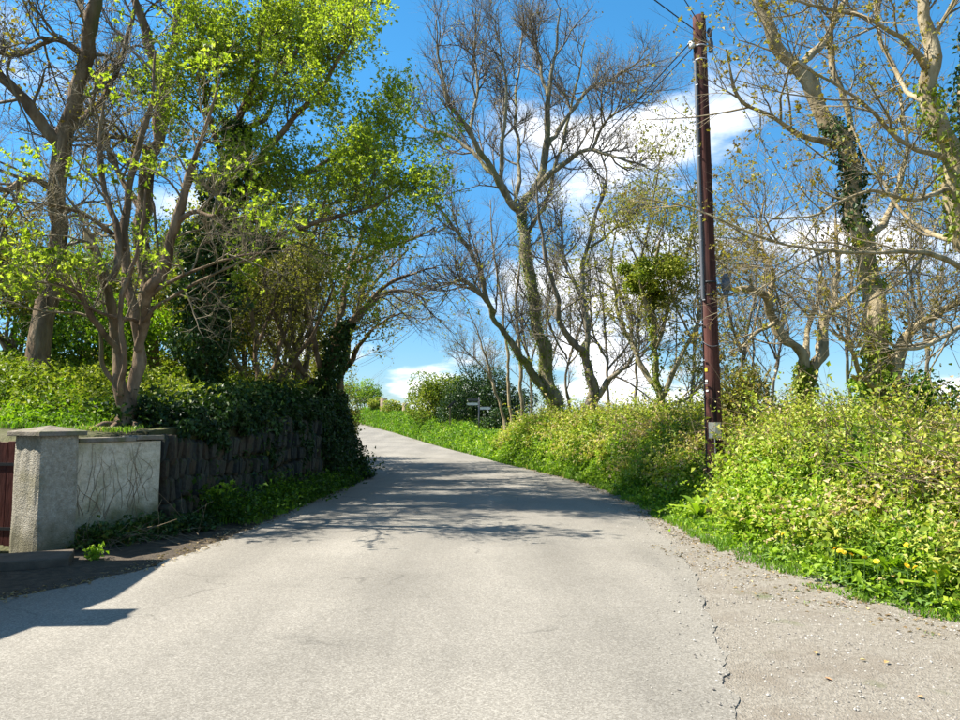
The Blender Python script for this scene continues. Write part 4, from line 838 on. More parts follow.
t7, _ = tree('ivy_topped_tree', 'small thicket tree with a rounded yellow-green ivy head left of the pole', [
    [(660, 425, 19, 4.80), (658, 390, 19, 4.40), (654, 340, 19, 4.00), (652, 300, 19, 3.60), (654, 262, 19, 3.20), (658, 240, 19, 1.60)],
    [(659, 400, 19, 4.00), (680, 360, 18.6, 3.20), (700, 320, 18.2, 2.40), (712, 270, 18, 1.60), (705, 220, 17.8, 0.80)],
    [(658, 390, 19, 4.00), (634, 350, 19.4, 3.20), (618, 310, 19.8, 2.40), (612, 260, 20, 1.60), (618, 215, 20, 0.80)],
    [(655, 350, 19, 3.20), (672, 300, 19.6, 2.40), (690, 240, 20, 1.60), (696, 180, 20.2, 0.80)],
    [(660, 410, 19, 3.20), (690, 395, 19.4, 2.40), (712, 370, 19.8, 1.60)],
    [(656, 330, 19, 2.40), (640, 280, 18.4, 1.92), (650, 220, 18, 1.20), (660, 160, 17.8, 0.64)]],
    [LV(10, 1.6, 7, 0.75, 0.0, 0.15, 0.02, sides=4, t0=0.2), LV(8, 0.9, 5, 0.75, 0.0, 0.15, 0.010, t0=0.15), LV(7, 0.45, 4, 0.7, 0.02, 0.15, 0.006, t0=0.15)],
    23, B_moss, B_twigt, leaf=dict(n=17000, size=0.06, tuft=3, mat=F_olive, spread=0.08), ivy=[(0, 0.1, 0.6, 0.05, 600, 0.08, F_ivyy)])
po_, d_, n_, a_, b_, v_ = blob(P(657, 278, 18.6), (0.9, 0.9, 0.8), 5000, 0.085, 231, clumps=18, dome=False, crisp=0.65)
under(leaves('ivy', po_, d_, n_, a_, b_, np.clip(v_ + 0.25, 0, 1), F_ivyy), t7)
tree('stub_limbed_tree', 'squat bare tree with a long pale limb reaching towards the pole', [
    [(808, 430, 15, 10), (806, 395, 15, 10), (803, 365, 15, 8.5), (788, 340, 14.9, 7.5), (773, 318, 14.8, 7), (766, 300, 14.7, 6.5), (752, 293, 14.5, 5), (736, 291, 14.3, 4), (724, 289, 14.1, 3)],
    [(808, 385, 15, 8.5), (818, 350, 15, 8), (825, 320, 15, 7), (834, 302, 15, 5), (836, 262, 15.2, 3.5), (838, 210, 15.4, 1.5)],
    [(804, 365, 15, 5), (808, 335, 15.3, 4), (818, 305, 15.6, 3), (824, 260, 15.8, 1.5)],
    [(830, 308, 15, 4.5), (856, 292, 14.6, 3), (880, 290, 14.3, 2), (900, 280, 14, 1)],
    [(768, 302, 14.7, 4), (772, 275, 15, 3), (760, 240, 15.3, 2), (764, 200, 15.5, 1)],
    [(775, 322, 14.8, 3), (758, 330, 14.4, 2.4), (744, 345, 14.1, 1.8), (728, 352, 13.9, 1)]],
    [LV(9, 1.5, 7, 0.85, 0.05, 0.19, 0.024, sides=4, t0=0.3), LV(7, 0.8, 5, 0.8, 0.05, 0.18, 0.010, t0=0.15), LV(6, 0.4, 4, 0.7, 0.05, 0.16, 0.006, t0=0.15)],
    24, B_tan, B_twigt, leaf=dict(n=2600, size=0.06, tuft=4, mat=F_bud, spread=0.06), ivy=[(0, 0.0, 0.25, 0.10, 700, 0.09, F_ivyy)])
tree('leaning_ivy_tree', 'tall pale trunk leaning left with ivy patches behind the bank', [
    [(893, 430, 12.5, 15.60), (886, 385, 12.5, 13.20), (878, 330, 12.5, 13.20), (868, 275, 12.5, 13.20), (856, 215, 12.5, 12.60), (842, 155, 12.5, 12.00), (822, 105, 12.5, 11.40), (795, 65, 12.5, 9.60), (768, 28, 12.5, 8.40), (748, -20, 12.5, 6.00), (735, -100, 12.5, 2.40)],
    [(893, 395, 12.5, 9.60), (904, 350, 12.3, 8.40), (915, 325, 12.1, 6.60), (940, 312, 11.8, 4.80), (975, 300, 11.4, 3.00)],
    [(848, 180, 12.5, 6.00), (850, 120, 12.8, 4.80), (832, 60, 13, 3.60), (836, -10, 13.2, 2.40)],
    [(838, 148, 12.5, 5.40), (800, 130, 12, 3.60), (770, 115, 11.6, 2.88), (738, 100, 11.2, 2.40), (728, 50, 11, 1.20)],
    [(862, 245, 12.5, 6.00), (890, 215, 12.9, 4.80), (905, 160, 13.2, 3.60), (900, 90, 13.5, 1.80)],
    [(888, 390, 12.5, 4.80), (862, 372, 12, 3.60), (848, 345, 11.6, 2.40), (830, 330, 11.3, 1.20)],
    [(800, 70, 12.5, 6.00), (830, 35, 12.9, 4.80), (850, -10, 13.2, 3.00)]],
    [LV(8, 1.6, 7, 0.8, 0.03, 0.18, 0.02, sides=4, t0=0.25), LV(7, 0.9, 5, 0.8, 0.03, 0.16, 0.009, t0=0.15), LV(6, 0.42, 4, 0.75, 0.03, 0.16, 0.005, t0=0.15)],
    25, B_tan, B_twigt, leaf=dict(n=5000, size=0.05, tuft=4, mat=F_bud, spread=0.07),
    ivy=[(0, 0.02, 0.22, 0.14, 1300, 0.085, F_ivyy), (0, 0.38, 0.56, 0.12, 900, 0.075, F_ivy), (0, 0.25, 0.4, 0.06, 350, 0.075, F_ivyy)])
tree('edge_tree', 'large tan tree rising beside the bank with long sweeping budding branches', [
    [(1000, 440, 9.5, 19.36), (992, 330, 9.5, 17.60), (972, 240, 9.5, 15.84), (948, 165, 9.5, 13.20), (932, 100, 9.5, 11.44), (924, 40, 9.5, 9.68), (916, -40, 9.5, 7.04), (905, -140, 9.5, 3.52)],
    [(962, 210, 9.5, 12.32), (965, 150, 9.7, 11.44), (970, 90, 9.9, 9.68), (972, 20, 10, 7.92), (985, -60, 10.1, 4.40), (1000, -140, 10.2, 1.76)],
    [(985, 290, 9.5, 7.04), (950, 262, 9.2, 3.96), (900, 250, 8.9, 3.08), (840, 252, 8.7, 2.46), (770, 240, 8.6, 1.94), (700, 212, 8.6, 1.41), (640, 196, 8.6, 0.70)],
    [(945, 160, 9.5, 5.28), (920, 150, 9.2, 3.52), (880, 120, 8.9, 2.64), (840, 90, 8.7, 2.11), (790, 60, 8.5, 1.41), (740, 40, 8.4, 0.70)],
    [(955, 190, 9.5, 4.40), (920, 200, 9.1, 2.82), (870, 190, 8.8, 2.29), (820, 215, 8.5, 1.76), (770, 220, 8.3, 1.06)],
    [(928, 70, 9.5, 5.28), (900, 40, 9.1, 3.52), (860, 15, 8.8, 2.64), (810, 5, 8.5, 1.94), (750, -5, 8.3, 1.06)],
    [(990, 320, 9.5, 6.16), (955, 330, 9.1, 3.52), (925, 345, 8.8, 2.64), (890, 350, 8.5, 1.58)],
    [(934, 110, 9.5, 4.40), (905, 90, 10, 3.52), (880, 40, 10.4, 2.64), (870, -30, 10.6, 1.76)],
    [(972, 240, 9.5, 4.40), (940, 235, 10.2, 3.52), (905, 215, 10.8, 2.64), (870, 165, 11.2, 1.76), (850, 120, 11.4, 0.88)],
    [(925, 45, 9.5, 3.52), (950, 5, 9.2, 2.64), (965, -50, 9, 1.76)]],
    [LV(9, 1.4, 7, 0.66, 0.03, 0.15, 0.016, sides=4, t0=0.2), LV(7, 0.75, 5, 0.65, 0.03, 0.16, 0.007, t0=0.12), LV(6, 0.35, 4, 0.65, 0.03, 0.14, 0.004, t0=0.15)],
    26, B_tan, B_twigt, leaf=dict(n=8000, size=0.043, tuft=4, mat=F_bud, spread=0.05, where=lambda p: np.clip(0.3 + 0.8 * sn(p, 1.5, 9), 0.02, 1)), ivy=[(0, 0.3, 0.6, 0.08, 600, 0.07, F_ivyy), (1, 0.1, 0.7, 0.1, 700, 0.07, F_ivy)])
# thin trees behind
for k, (px, d, h, lab) in enumerate(((690, 27, 9, 'slender leafless tree behind the ivy-topped thicket'), (745, 22, 6.5, 'slender leafless tree standing just behind the pole'), (770, 30, 8, 'slender leafless tree far behind the squat bare tree'),
                                    (850, 24, 8, 'slender leafless tree behind the leaning pale trunk'), (930, 20, 7, 'slender leafless tree behind the large tan tree'), (635, 32, 9, 'slender leafless tree behind the crooked tree'), (480, 45, 6, 'distant leafless tree above the dark ivy bush'), (532, 33, 8.5, 'slender leafless tree right behind the mossy forked trunk'), (570, 30, 8, 'slender leafless tree between the tallest tree and the crooked tree'), (608, 28, 7, 'slender leafless tree beside the low limb of the crooked tree'), (548, 38, 9, 'slender leafless tree farthest back between the tallest trees'))):
    x = P(px, 400, d)[0]; q = h / d * FPX; rp = 0.10 / d * FPX; r_ = random.Random(k); j = lambda s: r_.uniform(-s, s)
    main = [(px, 425, d, rp), (px + j(6), 425 - q * .3, d, rp * .8), (px + j(14), 425 - q * .6, d, rp * .6), (px + j(22), 425 - q, d, rp * .2)]
    l2 = [(main[1][0], main[1][1], d, rp * .7), (px + 16 + j(10), 425 - q * .5, d + .5, rp * .5), (px + 26 + j(10), 425 - q * .8, d + 1, rp * .2)]
    l3 = [(main[1][0], main[1][1] - 8, d, rp * .7), (px - 16 + j(10), 425 - q * .55, d - .5, rp * .5), (px - 26 + j(10), 425 - q * .85, d - 1, rp * .2)]
    tree('slender_tree', lab, [main, l2, l3], [LV(10, 1.8, 6, 0.65, 0.05, 0.18, 0.024, sides=4, t0=0.2), LV(8, 0.95, 5, 0.65, 0.05, 0.18, 0.014, t0=0.12), LV(6, 0.5, 3, 0.65, 0.05, 0.18, 0.010, t0=0.12)], 40 + k, B_grey, B_twig,
         leaf=dict(n=700, size=0.08, mat=F_olive, spread=0.08), group='slender trees behind the hedge', tsides=7)

# bushes at the bend and beyond
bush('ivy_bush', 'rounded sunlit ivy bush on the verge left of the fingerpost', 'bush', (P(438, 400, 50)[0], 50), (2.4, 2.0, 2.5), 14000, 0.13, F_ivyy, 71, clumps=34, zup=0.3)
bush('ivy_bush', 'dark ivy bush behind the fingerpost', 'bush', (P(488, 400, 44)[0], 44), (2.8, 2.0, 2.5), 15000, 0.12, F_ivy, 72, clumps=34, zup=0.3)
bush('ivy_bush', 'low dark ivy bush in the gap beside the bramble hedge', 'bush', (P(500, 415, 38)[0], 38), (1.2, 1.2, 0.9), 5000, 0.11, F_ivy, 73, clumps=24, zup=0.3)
bush('far_bush', 'light green bush at the far end of the road', 'bush', (P(361, 405, 80)[0], 80), (2.2, 2.0, 2.0), 5200, 0.15, F_herb, 74, clumps=24)
bush('far_bush', 'small yellow-green bush between the stone gateposts and far road end', 'bush', (P(377, 410, 70)[0], 70), (1.0, 0.9, 0.9), 2600, 0.13, F_bramble, 75, clumps=18)
bush('far_bush', 'low yellow-green bush beside the smaller stone gatepost', 'bush', (P(394, 412, 64)[0], 64), (1.2, 0.9, 0.7), 2600, 0.13, F_bramble, 76, clumps=18)
bush('low_shrub', 'young green shrub rising from the brambles right of the pole', 'shrub', (P(745, 410, 14)[0], 14.2), (0.8, 0.8, 0.9), 2600, 0.07, F_olive, 77, stems=9, twigs=6, twig_m=B_twigt, crisp=0.6)
bush('low_shrub', 'green shrub at the foot of the leaning pale trunk', 'shrub', (P(905, 400, 12.5)[0], 12.8), (1.2, 1.0, 0.8), 4200, 0.08, F_herb, 78, stems=9, twigs=4, twig_m=B_twigt, crisp=0.5)
#@@COVER
# ------------------------------------------------------------------ ground cover
def surf(x, y):
    e = 0.05; z = H(x, y); n = np.stack([-(H(x + e, y) - z) / e, -(H(x, y + e) - z) / e, np.ones_like(z)], -1); return z, nrm(n)

def cover(name, label, cat, xy, height, size, mat, seed, sprays=True, asp=0.7, lump=0.3, lf=1.1, grow_out=0.5, vbias=0.0, per=9):
    """leafy sprays rooted on the ground at xy, overlapping into one mass of ground cover"""
    xy = xy[((xy[:, 0] + 5.25) / 0.6) ** 2 + ((xy[:, 1] - 10.45) / 0.55) ** 2 > 1]
    rng = np.random.RandomState(seed); x, y = xy[:, 0], xy[:, 1]; z, n = surf(x, y); N = len(x)
    front = (np.abs(x - 0.318 * y) < 0.36) & (y > 8.8) & (y < 12.9) & (x > 2.0)
    lm = 0.5 + 0.5 * sn(np.stack([x, y], -1), lf, seed, 3)
    hh = height * (1 - lump + 2 * lump * lm) * (0.55 + 0.5 * rng.rand(N)) * np.where(front, 0.28, 1)
    root = np.stack([x, y, z - 0.03], -1); d = nrm(n * grow_out + np.array([0, 0, 1 - grow_out]) + 0.55 * rng.randn(N, 3) * [1, 1, 0.6])
    k = np.arange(per); f = (0.35 + 0.65 * (k[None, :] + rng.rand(N, per)) / per)
    bend = rng.randn(N, 3) * 0.35; bend[:, 2] = -np.abs(bend[:, 2]) * 0.8
    pos = root[:, None] + hh[:, None, None] * (d[:, None] * f[..., None] + bend[:, None] * (f ** 2)[..., None])
    pos = pos + rng.randn(N, per, 3) * size * 0.55
    ld = rng.randn(N, per, 3) + d[:, None] * 0.4; nn = np.broadcast_to(n[:, None] + np.array([0, 0, 0.5]), ld.shape) + 0.45 * np.array(sun_dir) + 0.5 * rng.randn(N, per, 3)
    cl = sn(np.stack([x, y], -1), 0.8, seed + 5, 3)
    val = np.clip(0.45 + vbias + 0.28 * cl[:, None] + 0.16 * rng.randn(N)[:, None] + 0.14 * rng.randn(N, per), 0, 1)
    sc = size * (0.45 + 1.0 * rng.rand(N, per)) * (0.75 + 0.6 * rng.rand(N, 1)) * np.clip(0.8 + y[:, None] / 40, 0.85, 1.6)
    V, F, A = leaf_arrays(pos.reshape(-1, 3), ld.reshape(-1, 3), nn.reshape(-1, 3), sc.ravel(), sc.ravel() * asp, val.ravel())
    o = mesh(name, V, F, mat, None, False, A); return tag(o, label, cat, kind='stuff')

def sample(n, ya, yb, ua, ub, seed, side='r', pw=1.7):
    rng = np.random.RandomState(seed); t = rng.rand(n) ** pw; y = ya + (yb - ya) * t; u = ua + (ub - ua) * rng.rand(n)
    return np.stack([(vx(y) + u) if side == 'r' else (wx(np.maximum(y, 8.6)) - u), y], -1)

def clumpy(q, f, seed, lo): return q[sn(q, f, seed, 3) > lo]
hq = clumpy(sample(34000, 4.2, 30, 0.45, 3.6, 101), 3.2, 160, -0.22); hs = sn(hq, 1.0, 161, 3)
cover('bramble_hedge', 'tangled sunlit bramble and leaf hedge covering the right bank', 'hedge', hq[(hs > -0.18) & (hs < 0.18)], 0.55, 0.06, F_bramble, 101, lump=0.75, lf=1.9, vbias=0.04)
cover('nettle_patches', 'fresh bright green nettle patches among the brambles of the right bank', 'nettles', hq[hs <= -0.18], 0.5, 0.052, F_herb, 106, lump=0.55, lf=1.8, asp=0.5)
cover('browning_brambles', 'browning bramble patches with tan leaves on the right bank', 'brambles', hq[hs >= 0.18], 0.62, 0.05, F_bramble, 107, lump=0.75, lf=2.1, vbias=0.30, asp=0.6)
cover('bramble_crest', 'ragged loose growth along the crest of the right bank', 'hedge', clumpy(sample(7500, 9, 30, 1.4, 4.0, 102), 1.8, 163, -0.1), 0.95, 0.055, F_bramble, 102, lump=0.7, lf=2.0, vbias=0.14, grow_out=0.2)
cover('verge_herbs', 'low bright green herbs along the foot of the right bank', 'herbs', sample(5200, 4.2, 27.5, 0.12, 1.0, 103), 0.24, 0.05, F_herb, 103, lump=0.4, lf=2.0)
cover('cow_parsley', 'taller fresh green leafy growth on the bank beside the pole', 'herbs', (lambda q: q[q[:, 0] - vx(q[:, 1]) > 0.5])(np.array([[P(790, 470, 9.5)[0], 9.5]]) + np.random.RandomState(5).randn(2600, 2) * [0.62, 0.9]), 0.5, 0.05, F_herb, 104, lump=0.5, lf=2.0, vbias=0.15)
rd = np.random.RandomState(6); dy_ = rd.choice([7.5, 9.5, 11.4, 13.2, 16, 19], 1100); 
cover('dead_bracken', 'dry tan bracken patches showing through the brambles', 'bracken', np.stack([vx(dy_) + 1.9 + rd.randn(1100) * 0.4, dy_ + rd.randn(1100) * 0.5], -1), 0.62, 0.05, F_dry, 105, asp=0.35, vbias=0.1)
# left bank
cover('ivy_mat', 'dark ivy carpeting the edge of the stone bank', 'ivy', sample(5200, 10.8, 26, -0.02, 1.3, 111, 'l', 1.2), 0.42, 0.07, F_ivy, 111, lump=0.5, vbias=-0.02, grow_out=0.7)
cover('bank_undergrowth', 'mixed yellow-green undergrowth between the trees on the left bank', 'undergrowth', sample(5000, 11.2, 24, 0.9, 5.5, 116, 'l', 1.2), 0.6, 0.065, F_ivyy, 116, lump=0.6, vbias=0.05, grow_out=0.4)
cover('bank_weeds', 'bright weeds and grass on the sunny lawn behind the low wall', 'weeds', np.stack([-5.0 - 6.5 * np.random.RandomState(1).rand(4200), 10.3 + 5.5 * np.random.RandomState(2).rand(4200)], -1), 0.24, 0.055, F_herb, 112, lump=0.5, lf=1.5)
cover('far_verge_herbs', 'low green herbs on the far verge beyond the bend', 'herbs', sample(4600, 27, 72, 0.15, 4.5, 113, 'r', 1.3), 0.32, 0.062, F_herb, 113, lump=0.55, vbias=-0.1)
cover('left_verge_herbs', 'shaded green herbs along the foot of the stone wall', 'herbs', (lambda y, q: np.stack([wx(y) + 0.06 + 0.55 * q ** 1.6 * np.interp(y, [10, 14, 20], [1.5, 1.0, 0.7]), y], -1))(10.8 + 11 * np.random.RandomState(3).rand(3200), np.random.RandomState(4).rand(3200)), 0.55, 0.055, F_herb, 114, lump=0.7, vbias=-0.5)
wt_ = np.random.RandomState(31); tt_ = 0.3 + 1.9 * wt_.rand(900); ww0 = 0.14 + 0.35 * wt_.rand(900) ** 1.5
cover('wall_foot_ivy', 'dark low ivy and weeds along the foot of the low rendered wall', 'ivy', np.stack([-5.17 + wdir[0] * tt_ + wdir[1] * ww0, 8.72 + wdir[1] * tt_ - wdir[0] * ww0], -1), 0.3, 0.05, F_ivy, 115, lump=0.5)
# ivy hanging over the face of the wall, thick at the corner
rng = np.random.RandomState(120); n = 26000; y = 10.6 + 14 * rng.rand(n) ** 0.8; top = np.interp(y, [10, 14, 20, 24], [1.40, 1.77, 2.1, 2.05])
hang = np.interp(y, [10.5, 12, 14, 15.6, 16.6, 17.4, 25], [0.5, 0.75, 1.0, 1.5, 2.4, 3.4, 3.4]) * (0.6 + 0.5 * sn(y[:, None], 1.4, 8, 3)); z = top + 0.12 + 0.22 * sn(y[:, None], 2.6, 61, 3) - np.maximum(hang, 0.08) * rng.rand(n)
z = np.maximum(z, 0.05)
bulge = 0.14 + 0.16 * ss(15, 18, y) * (0.5 + 0.5 * sn(np.stack([y, z], -1), 1.6, 4, 2)) + 0.62 * ss(1.9, 0.05, z) * ss(15.5, 18, y) + 0.12 * sn(np.stack([y, z], -1), 3.5, 66, 2)
tx = np.gradient(wx(np.arange(9, 30, 0.05)), 0.05); ta = np.interp(y, np.arange(9, 30, 0.05), tx); on = nrm(np.stack([np.ones(n), -ta, 0.1 * np.ones(n)], -1))
pos = np.stack([wx(y) - 0.10 * z / top, y, z], -1) + on * (bulge * (0.3 + 0.7 * rng.rand(n)))[:, None]
pos[:, 2] += road_z(y)
o = leaves('hanging_ivy', pos, nrm(rdir(rng, n) + [0, 0, -0.9] + on * 0.3), nrm(on + 0.6 * rdir(rng, n) + [0, 0, 0.3]), 0.085 * (0.6 + 0.8 * rng.rand(n)), 0.075, np.clip(0.3 + 0.2 * rng.randn(n), 0, 1), F_ivy)
tag(o, 'dark ivy hanging over the stone wall down to the road at the corner', 'ivy', kind='stuff')

# grass blades
def grass(name, label, xy, h, seed, w=0.012, mat=F_grass, vb=0):
    rng = np.random.RandomState(seed); N = len(xy); z = H(xy[:, 0], xy[:, 1]); b = np.stack([xy[:, 0], xy[:, 1], z - 0.02], -1)
    hh = (h * (0.35 + 0.8 * rng.rand(N)) * (1 + 0.55 * sn(xy, 2.6, seed + 7, 3)))[:, None]; ln = rng.randn(N, 3) * [0.35, 0.35, 0]; s = nrm(rng.randn(N, 3) * [1, 1, 0]) * (w * (0.7 + 0.6 * rng.rand(N)) * np.clip(xy[:, 1] / 9, 1, 4))[:, None]
    m = b + hh * 0.55 * np.array([0, 0, 1]) + hh * 0.3 * ln; t = b + hh * np.array([0, 0, 0.92]) + hh * 1.0 * ln
    V = np.stack([b - s * .5, b + s * .5, m + s * .4, m - s * .4, t], 1).reshape(-1, 3); q = np.arange(N)[:, None] * 5
    val = np.clip(0.5 + vb + 0.2 * sn(xy, 1.2, seed, 2) + 0.16 * rng.randn(N) + 0.4 * (rng.rand(N) > 0.95), 0, 1)
    o = mesh(name, V, q + [0, 1, 2, 3], mat, None, False, np.repeat(val, 5), F2=q + [3, 2, 4]); return tag(o, label, 'grass', kind='stuff')
edge = sample(30000, 4.2, 28, -0.05, 0.9, 131, 'r', 1.6); ed = 0.13 * sn(edge[:, 1:], 2.2, 44, 3); edge[:, 0] += ed
grass('verge_grass', 'bright green grass edging the gravel below the right bank', edge, 0.16, 131)
grass('far_grass', 'long green grass on the far verge beyond the bend', sample(26000, 27, 75, -0.05, 4.5, 132, 'r', 1.4), 0.34, 132, w=0.016)
r1, r2 = np.random.RandomState(133), np.random.RandomState(134)
grass('lawn_grass', 'sunlit rough grass behind the gate pillar', np.stack([-4.9 - 7 * r1.rand(16000), 10.1 + 5 * r2.rand(16000) ** 1.3], -1), 0.2, 133, w=0.014, vb=0.12)
yy_ = 10.9 + 11 * r1.rand(5000); grass('wall_foot_grass', 'shaded grass tufts at the foot of the stone wall', np.stack([wx(yy_) + (lx(yy_) - wx(yy_)) * r2.rand(5000), yy_], -1), 0.13, 135)
# sparse tufts on the gravel
tu = []
for k in range(26):
    y = r1.uniform(4.3, 8.5); x = rx(y) + 0.3 + (vx(y) - rx(y) - 0.2) * (0.35 + 0.6 * r1.rand()); tu.append(np.array([x, y]) + r1.randn(22, 2) * 0.035)
grass('gravel_tufts', 'sparse little grass tufts growing in the gravel', np.concatenate(tu), 0.035, 136, w=0.007)

# pebbles on the shoulder
rng = np.random.RandomState(141); n = 6500; y = 3.2 + 11 * rng.rand(n) ** 1.5; x = rx(y) + (vx(y) - rx(y) + 0.1) * rng.rand(n) ** 0.9
loose = rng.rand(n) < 0.07; x = np.where(loose, rx(y) - 0.5 * rng.rand(n) ** 2, x)
z = np.where(loose, road_z(y) + 0.024, H(x, y) + 0.008)
s = 0.0035 + 0.008 * rng.rand(n) ** 4 + 0.003 * rng.rand(n)
ov = np.array([[1, 0, 0], [0, 1, 0], [-1, 0, 0], [0, -1, 0], [0, 0, .7], [0, 0, -.6]]); of = np.array([[0, 1, 4], [1, 2, 4], [2, 3, 4], [3, 0, 4], [1, 0, 5], [2, 1, 5], [3, 2, 5], [0, 3, 5]])
a = rng.rand(n) * 6.28; R = np.stack([np.cos(a), -np.sin(a), np.sin(a), np.cos(a)], -1).reshape(n, 2, 2)
pv = ov[None] * (0.7 + 0.6 * rng.rand(n, 6, 1)); pv[..., :2] = np.einsum('nij,nkj->nki', R, pv[..., :2]); pv = pv * s[:, None, None] + np.stack([x, y, z], -1)[:, None]
o = mesh('gravel', pv.reshape(-1, 3), (of[None] + np.arange(n)[:, None, None] * 6).reshape(-1, 3), M_peb, None, False, np.repeat(rng.rand(n), 6)); tag(o, 'loose grey gravel on the roadside shoulder', 'gravel', kind='stuff')
# litter of twigs and dry leaves along both edges
n = 6500; y = 4.0 + 19 * rng.rand(n) ** 1.5; x = np.where(rng.rand(n) < 0.6, vx(y) - 0.35 * rng.rand(n) ** 2 * np.where(y < 9, 2.5, 1) + 0.05, lx(y) - 0.3 + 0.45 * rng.rand(n) ** 1.0)
z = np.maximum(H(x, y) + 0.012, np.where((x > lx(y)) & (x < rx(y)), road_z(y) + 0.03, -9))
d = nrm(rng.randn(n, 3) * [1, 1, 0.12]); sz = 0.02 + 0.035 * rng.rand(n)
o = leaves('leaf_litter', np.stack([x, y, z], -1), d, nrm(rng.randn(n, 3) * 0.3 + [0, 0, 1]), sz, sz * np.where(rng.rand(n) < 0.5, 0.12, 0.55), rng.rand(n), F_dry); tag(o, 'dry leaf and twig litter along the road edges', 'leaf litter', kind='stuff')

# fallen leaves large enough to pick out
for k, (px, py) in enumerate(((806, 648), (817, 673), (852, 655), (874, 657), (838, 589), (858, 606), (750, 592), (905, 690))):
    d = 1.55 * FPX / (py - 420) * 1.0; x = (px - 480) / FPX * d; rng2 = np.random.RandomState(200 + k); ang = rng2.rand() * 6.28
    out = [(0, 0), (.018, .02), (.03, .045), (.022, .07), (0, .09), (-.022, .07), (-.03, .045), (-.018, .02)]
    v = [(a_ * .5, b_ * .5 - .022, 0.004 + abs(a_) * 0.25 + 0.15 * (b_ - .04) ** 2 / .01 * .02) for a_, b_ in out] + [(0, .0, 0.004)]
    mb = MB(); mb.add(v, [(i, (i + 1) % 8, 8) for i in range(8)]); o = mb.build('fallen_leaf', plain('fallen_leaf_%d' % k, ((.42, .27, .10), (.36, .18, .08), (.48, .36, .14))[k % 3], .7))
    o.location = (x, d, float(H(x, d)) + 0.016); o.rotation_euler = (0.1, 0.1, ang); tag(o, 'curled dry brown leaf lying alone on the gravel', 'leaf', 'fallen leaves on the gravel')

# dandelions in the verge
M_dand = plain('dandelion_yellow', (0.75, 0.50, 0.01), 0.6); M_stalk = plain('green_stalk', (0.10, 0.18, 0.03), 0.6)
def dandelion():
    root = empty('dandelion'); r = random.Random(2)
    mb = MB()
    for ringi, (rad, zz, nn_) in enumerate(((0.024, 0.0, 14), (0.017, 0.005, 11), (0.009, 0.009, 7))):
        for i in range(nn_):
            a = 2 * PI * i / nn_ + ringi * .3; c, s_ = math.cos(a), math.sin(a); w = 0.005
            mb.add([(-s_ * w * .4, c * w * .4, zz), (s_ * w * .4, -c * w * .4, zz), (c * rad + s_ * w, s_ * rad - c * w, zz + .006), (c * rad - s_ * w, s_ * rad + c * w, zz + .006)], [(0, 1, 2, 3)])
    h = mb.build('flower', M_dand, root); h.location = (0.02, 0, 0.27); h.rotation_euler = (-0.5, -0.5, 0)
    mb = MB(); mb.cyl((0, 0, -0.02), (0.02, 0, 0.27), 0.004, 0.003, 6); mb.build('stalk', M_stalk, root)
    mb = MB()
    for i in range(7):
        a = 2 * PI * i / 7 + r.random(); c, s_ = math.cos(a), math.sin(a); ln = r.uniform(.12, .2); w = .022
        pts = [(0, 0.25), (.25, .5), (.4, .35), (.6, 1), (.72, .6), (1, 0)]; v = []
        for t, ww_ in pts:
            zz = .02 + 0.10 * t - 0.09 * t * t
            v += [(c * ln * t - s_ * w * ww_, s_ * ln * t + c * w * ww_, zz + .005), (c * ln * t + s_ * w * ww_, s_ * ln * t - c * w * ww_, zz + .005)]
        mb.add(v, [(2 * q, 2 * q + 1, 2 * q + 3, 2 * q + 2) for q in range(5)])
    mb.build('leaf_rosette', M_stalk, root)
    return root
def copy_tree(o, parent=None):
    c = o.copy(); COL.objects.link(c); c.parent = parent
    for ch in list(o.children): copy_tree(ch, c)
    return c
dn = dandelion(); first = True
for k, (px, py) in enumerate(((834, 569), (841, 573), (847, 574), (853, 587), (864, 590), (914, 580), (908, 548), (910, 569), (936, 590), (776, 545), (782, 541), (880, 600))):
    best = None
    for d in np.arange(5.2, 11, 0.02):
        p_ = P(px, py, d); gz_ = float(H(p_[0], d)) + 0.27
        if p_[2] < gz_ and p_[0] - vx(d) > 0.22: best = (p_[0], d); break
    if not best: continue
    o = dn if first else copy_tree(dn); first = False
    o.location = (best[0], best[1], float(H(*best))); o.rotation_euler = (0, 0, k * 1.3); o.scale = (1.1, 1.1, 1.05); tag(o, 'yellow dandelion in the grass at the foot of the right bank', 'dandelion', 'dandelions in the verge')

# broad-leaved plants that stand out on the banks
def strap_plant(name, label, at, n, ln, wd, mat, seed, arch=0.5, cat='plant', group=None, lobes=False):
    x, y = at; z = float(H(x, y)); root = tag(empty(name, (x, y, z)), label, cat, group); rng = np.random.RandomState(seed); K = 7
    for k in range(n):
        a = 2 * PI * (k + .5 * rng.rand()) / n; l_ = ln * (0.65 + .5 * rng.rand()); el = 0.55 + 0.75 * rng.rand(); V = []; wv = wd * (.8 + .4 * rng.rand())
        for i in range(K):
            t = i / (K - 1); r_ = l_ * t * math.cos(el) * (1 + .3 * t); zz = l_ * (t * math.sin(el) - arch * t * t * .7)
            w = wv * (math.sin(PI * min(1, t * .93 + .07)) ** .7) * (1 if not lobes else (1 if i % 2 else .55))
            for s_, dz in ((-1, .25), (0, 0), (1, .25)): V.append((math.cos(a) * r_ - math.sin(a) * w * s_, math.sin(a) * r_ + math.cos(a) * w * s_, zz + w * dz + (.02 * math.sin(6 * t + k) if s_ else 0)))
        F = [(i * 3 + j, i * 3 + j + 1, i * 3 + j + 4, i * 3 + j + 3) for i in range(K - 1) for j in (0, 1)]
        mesh('leaf', V, F, mat, root, True, np.full(len(V), np.clip(.5 + .25 * rng.randn(), 0, 1)))
    return root
def onbank(px, py):
    for d in np.arange(5, 22, 0.02):
        p_ = P(px, py, d)
        if p_[2] < float(H(p_[0], d)) + 0.18: return (p_[0], d)
    return (3.3, 8)
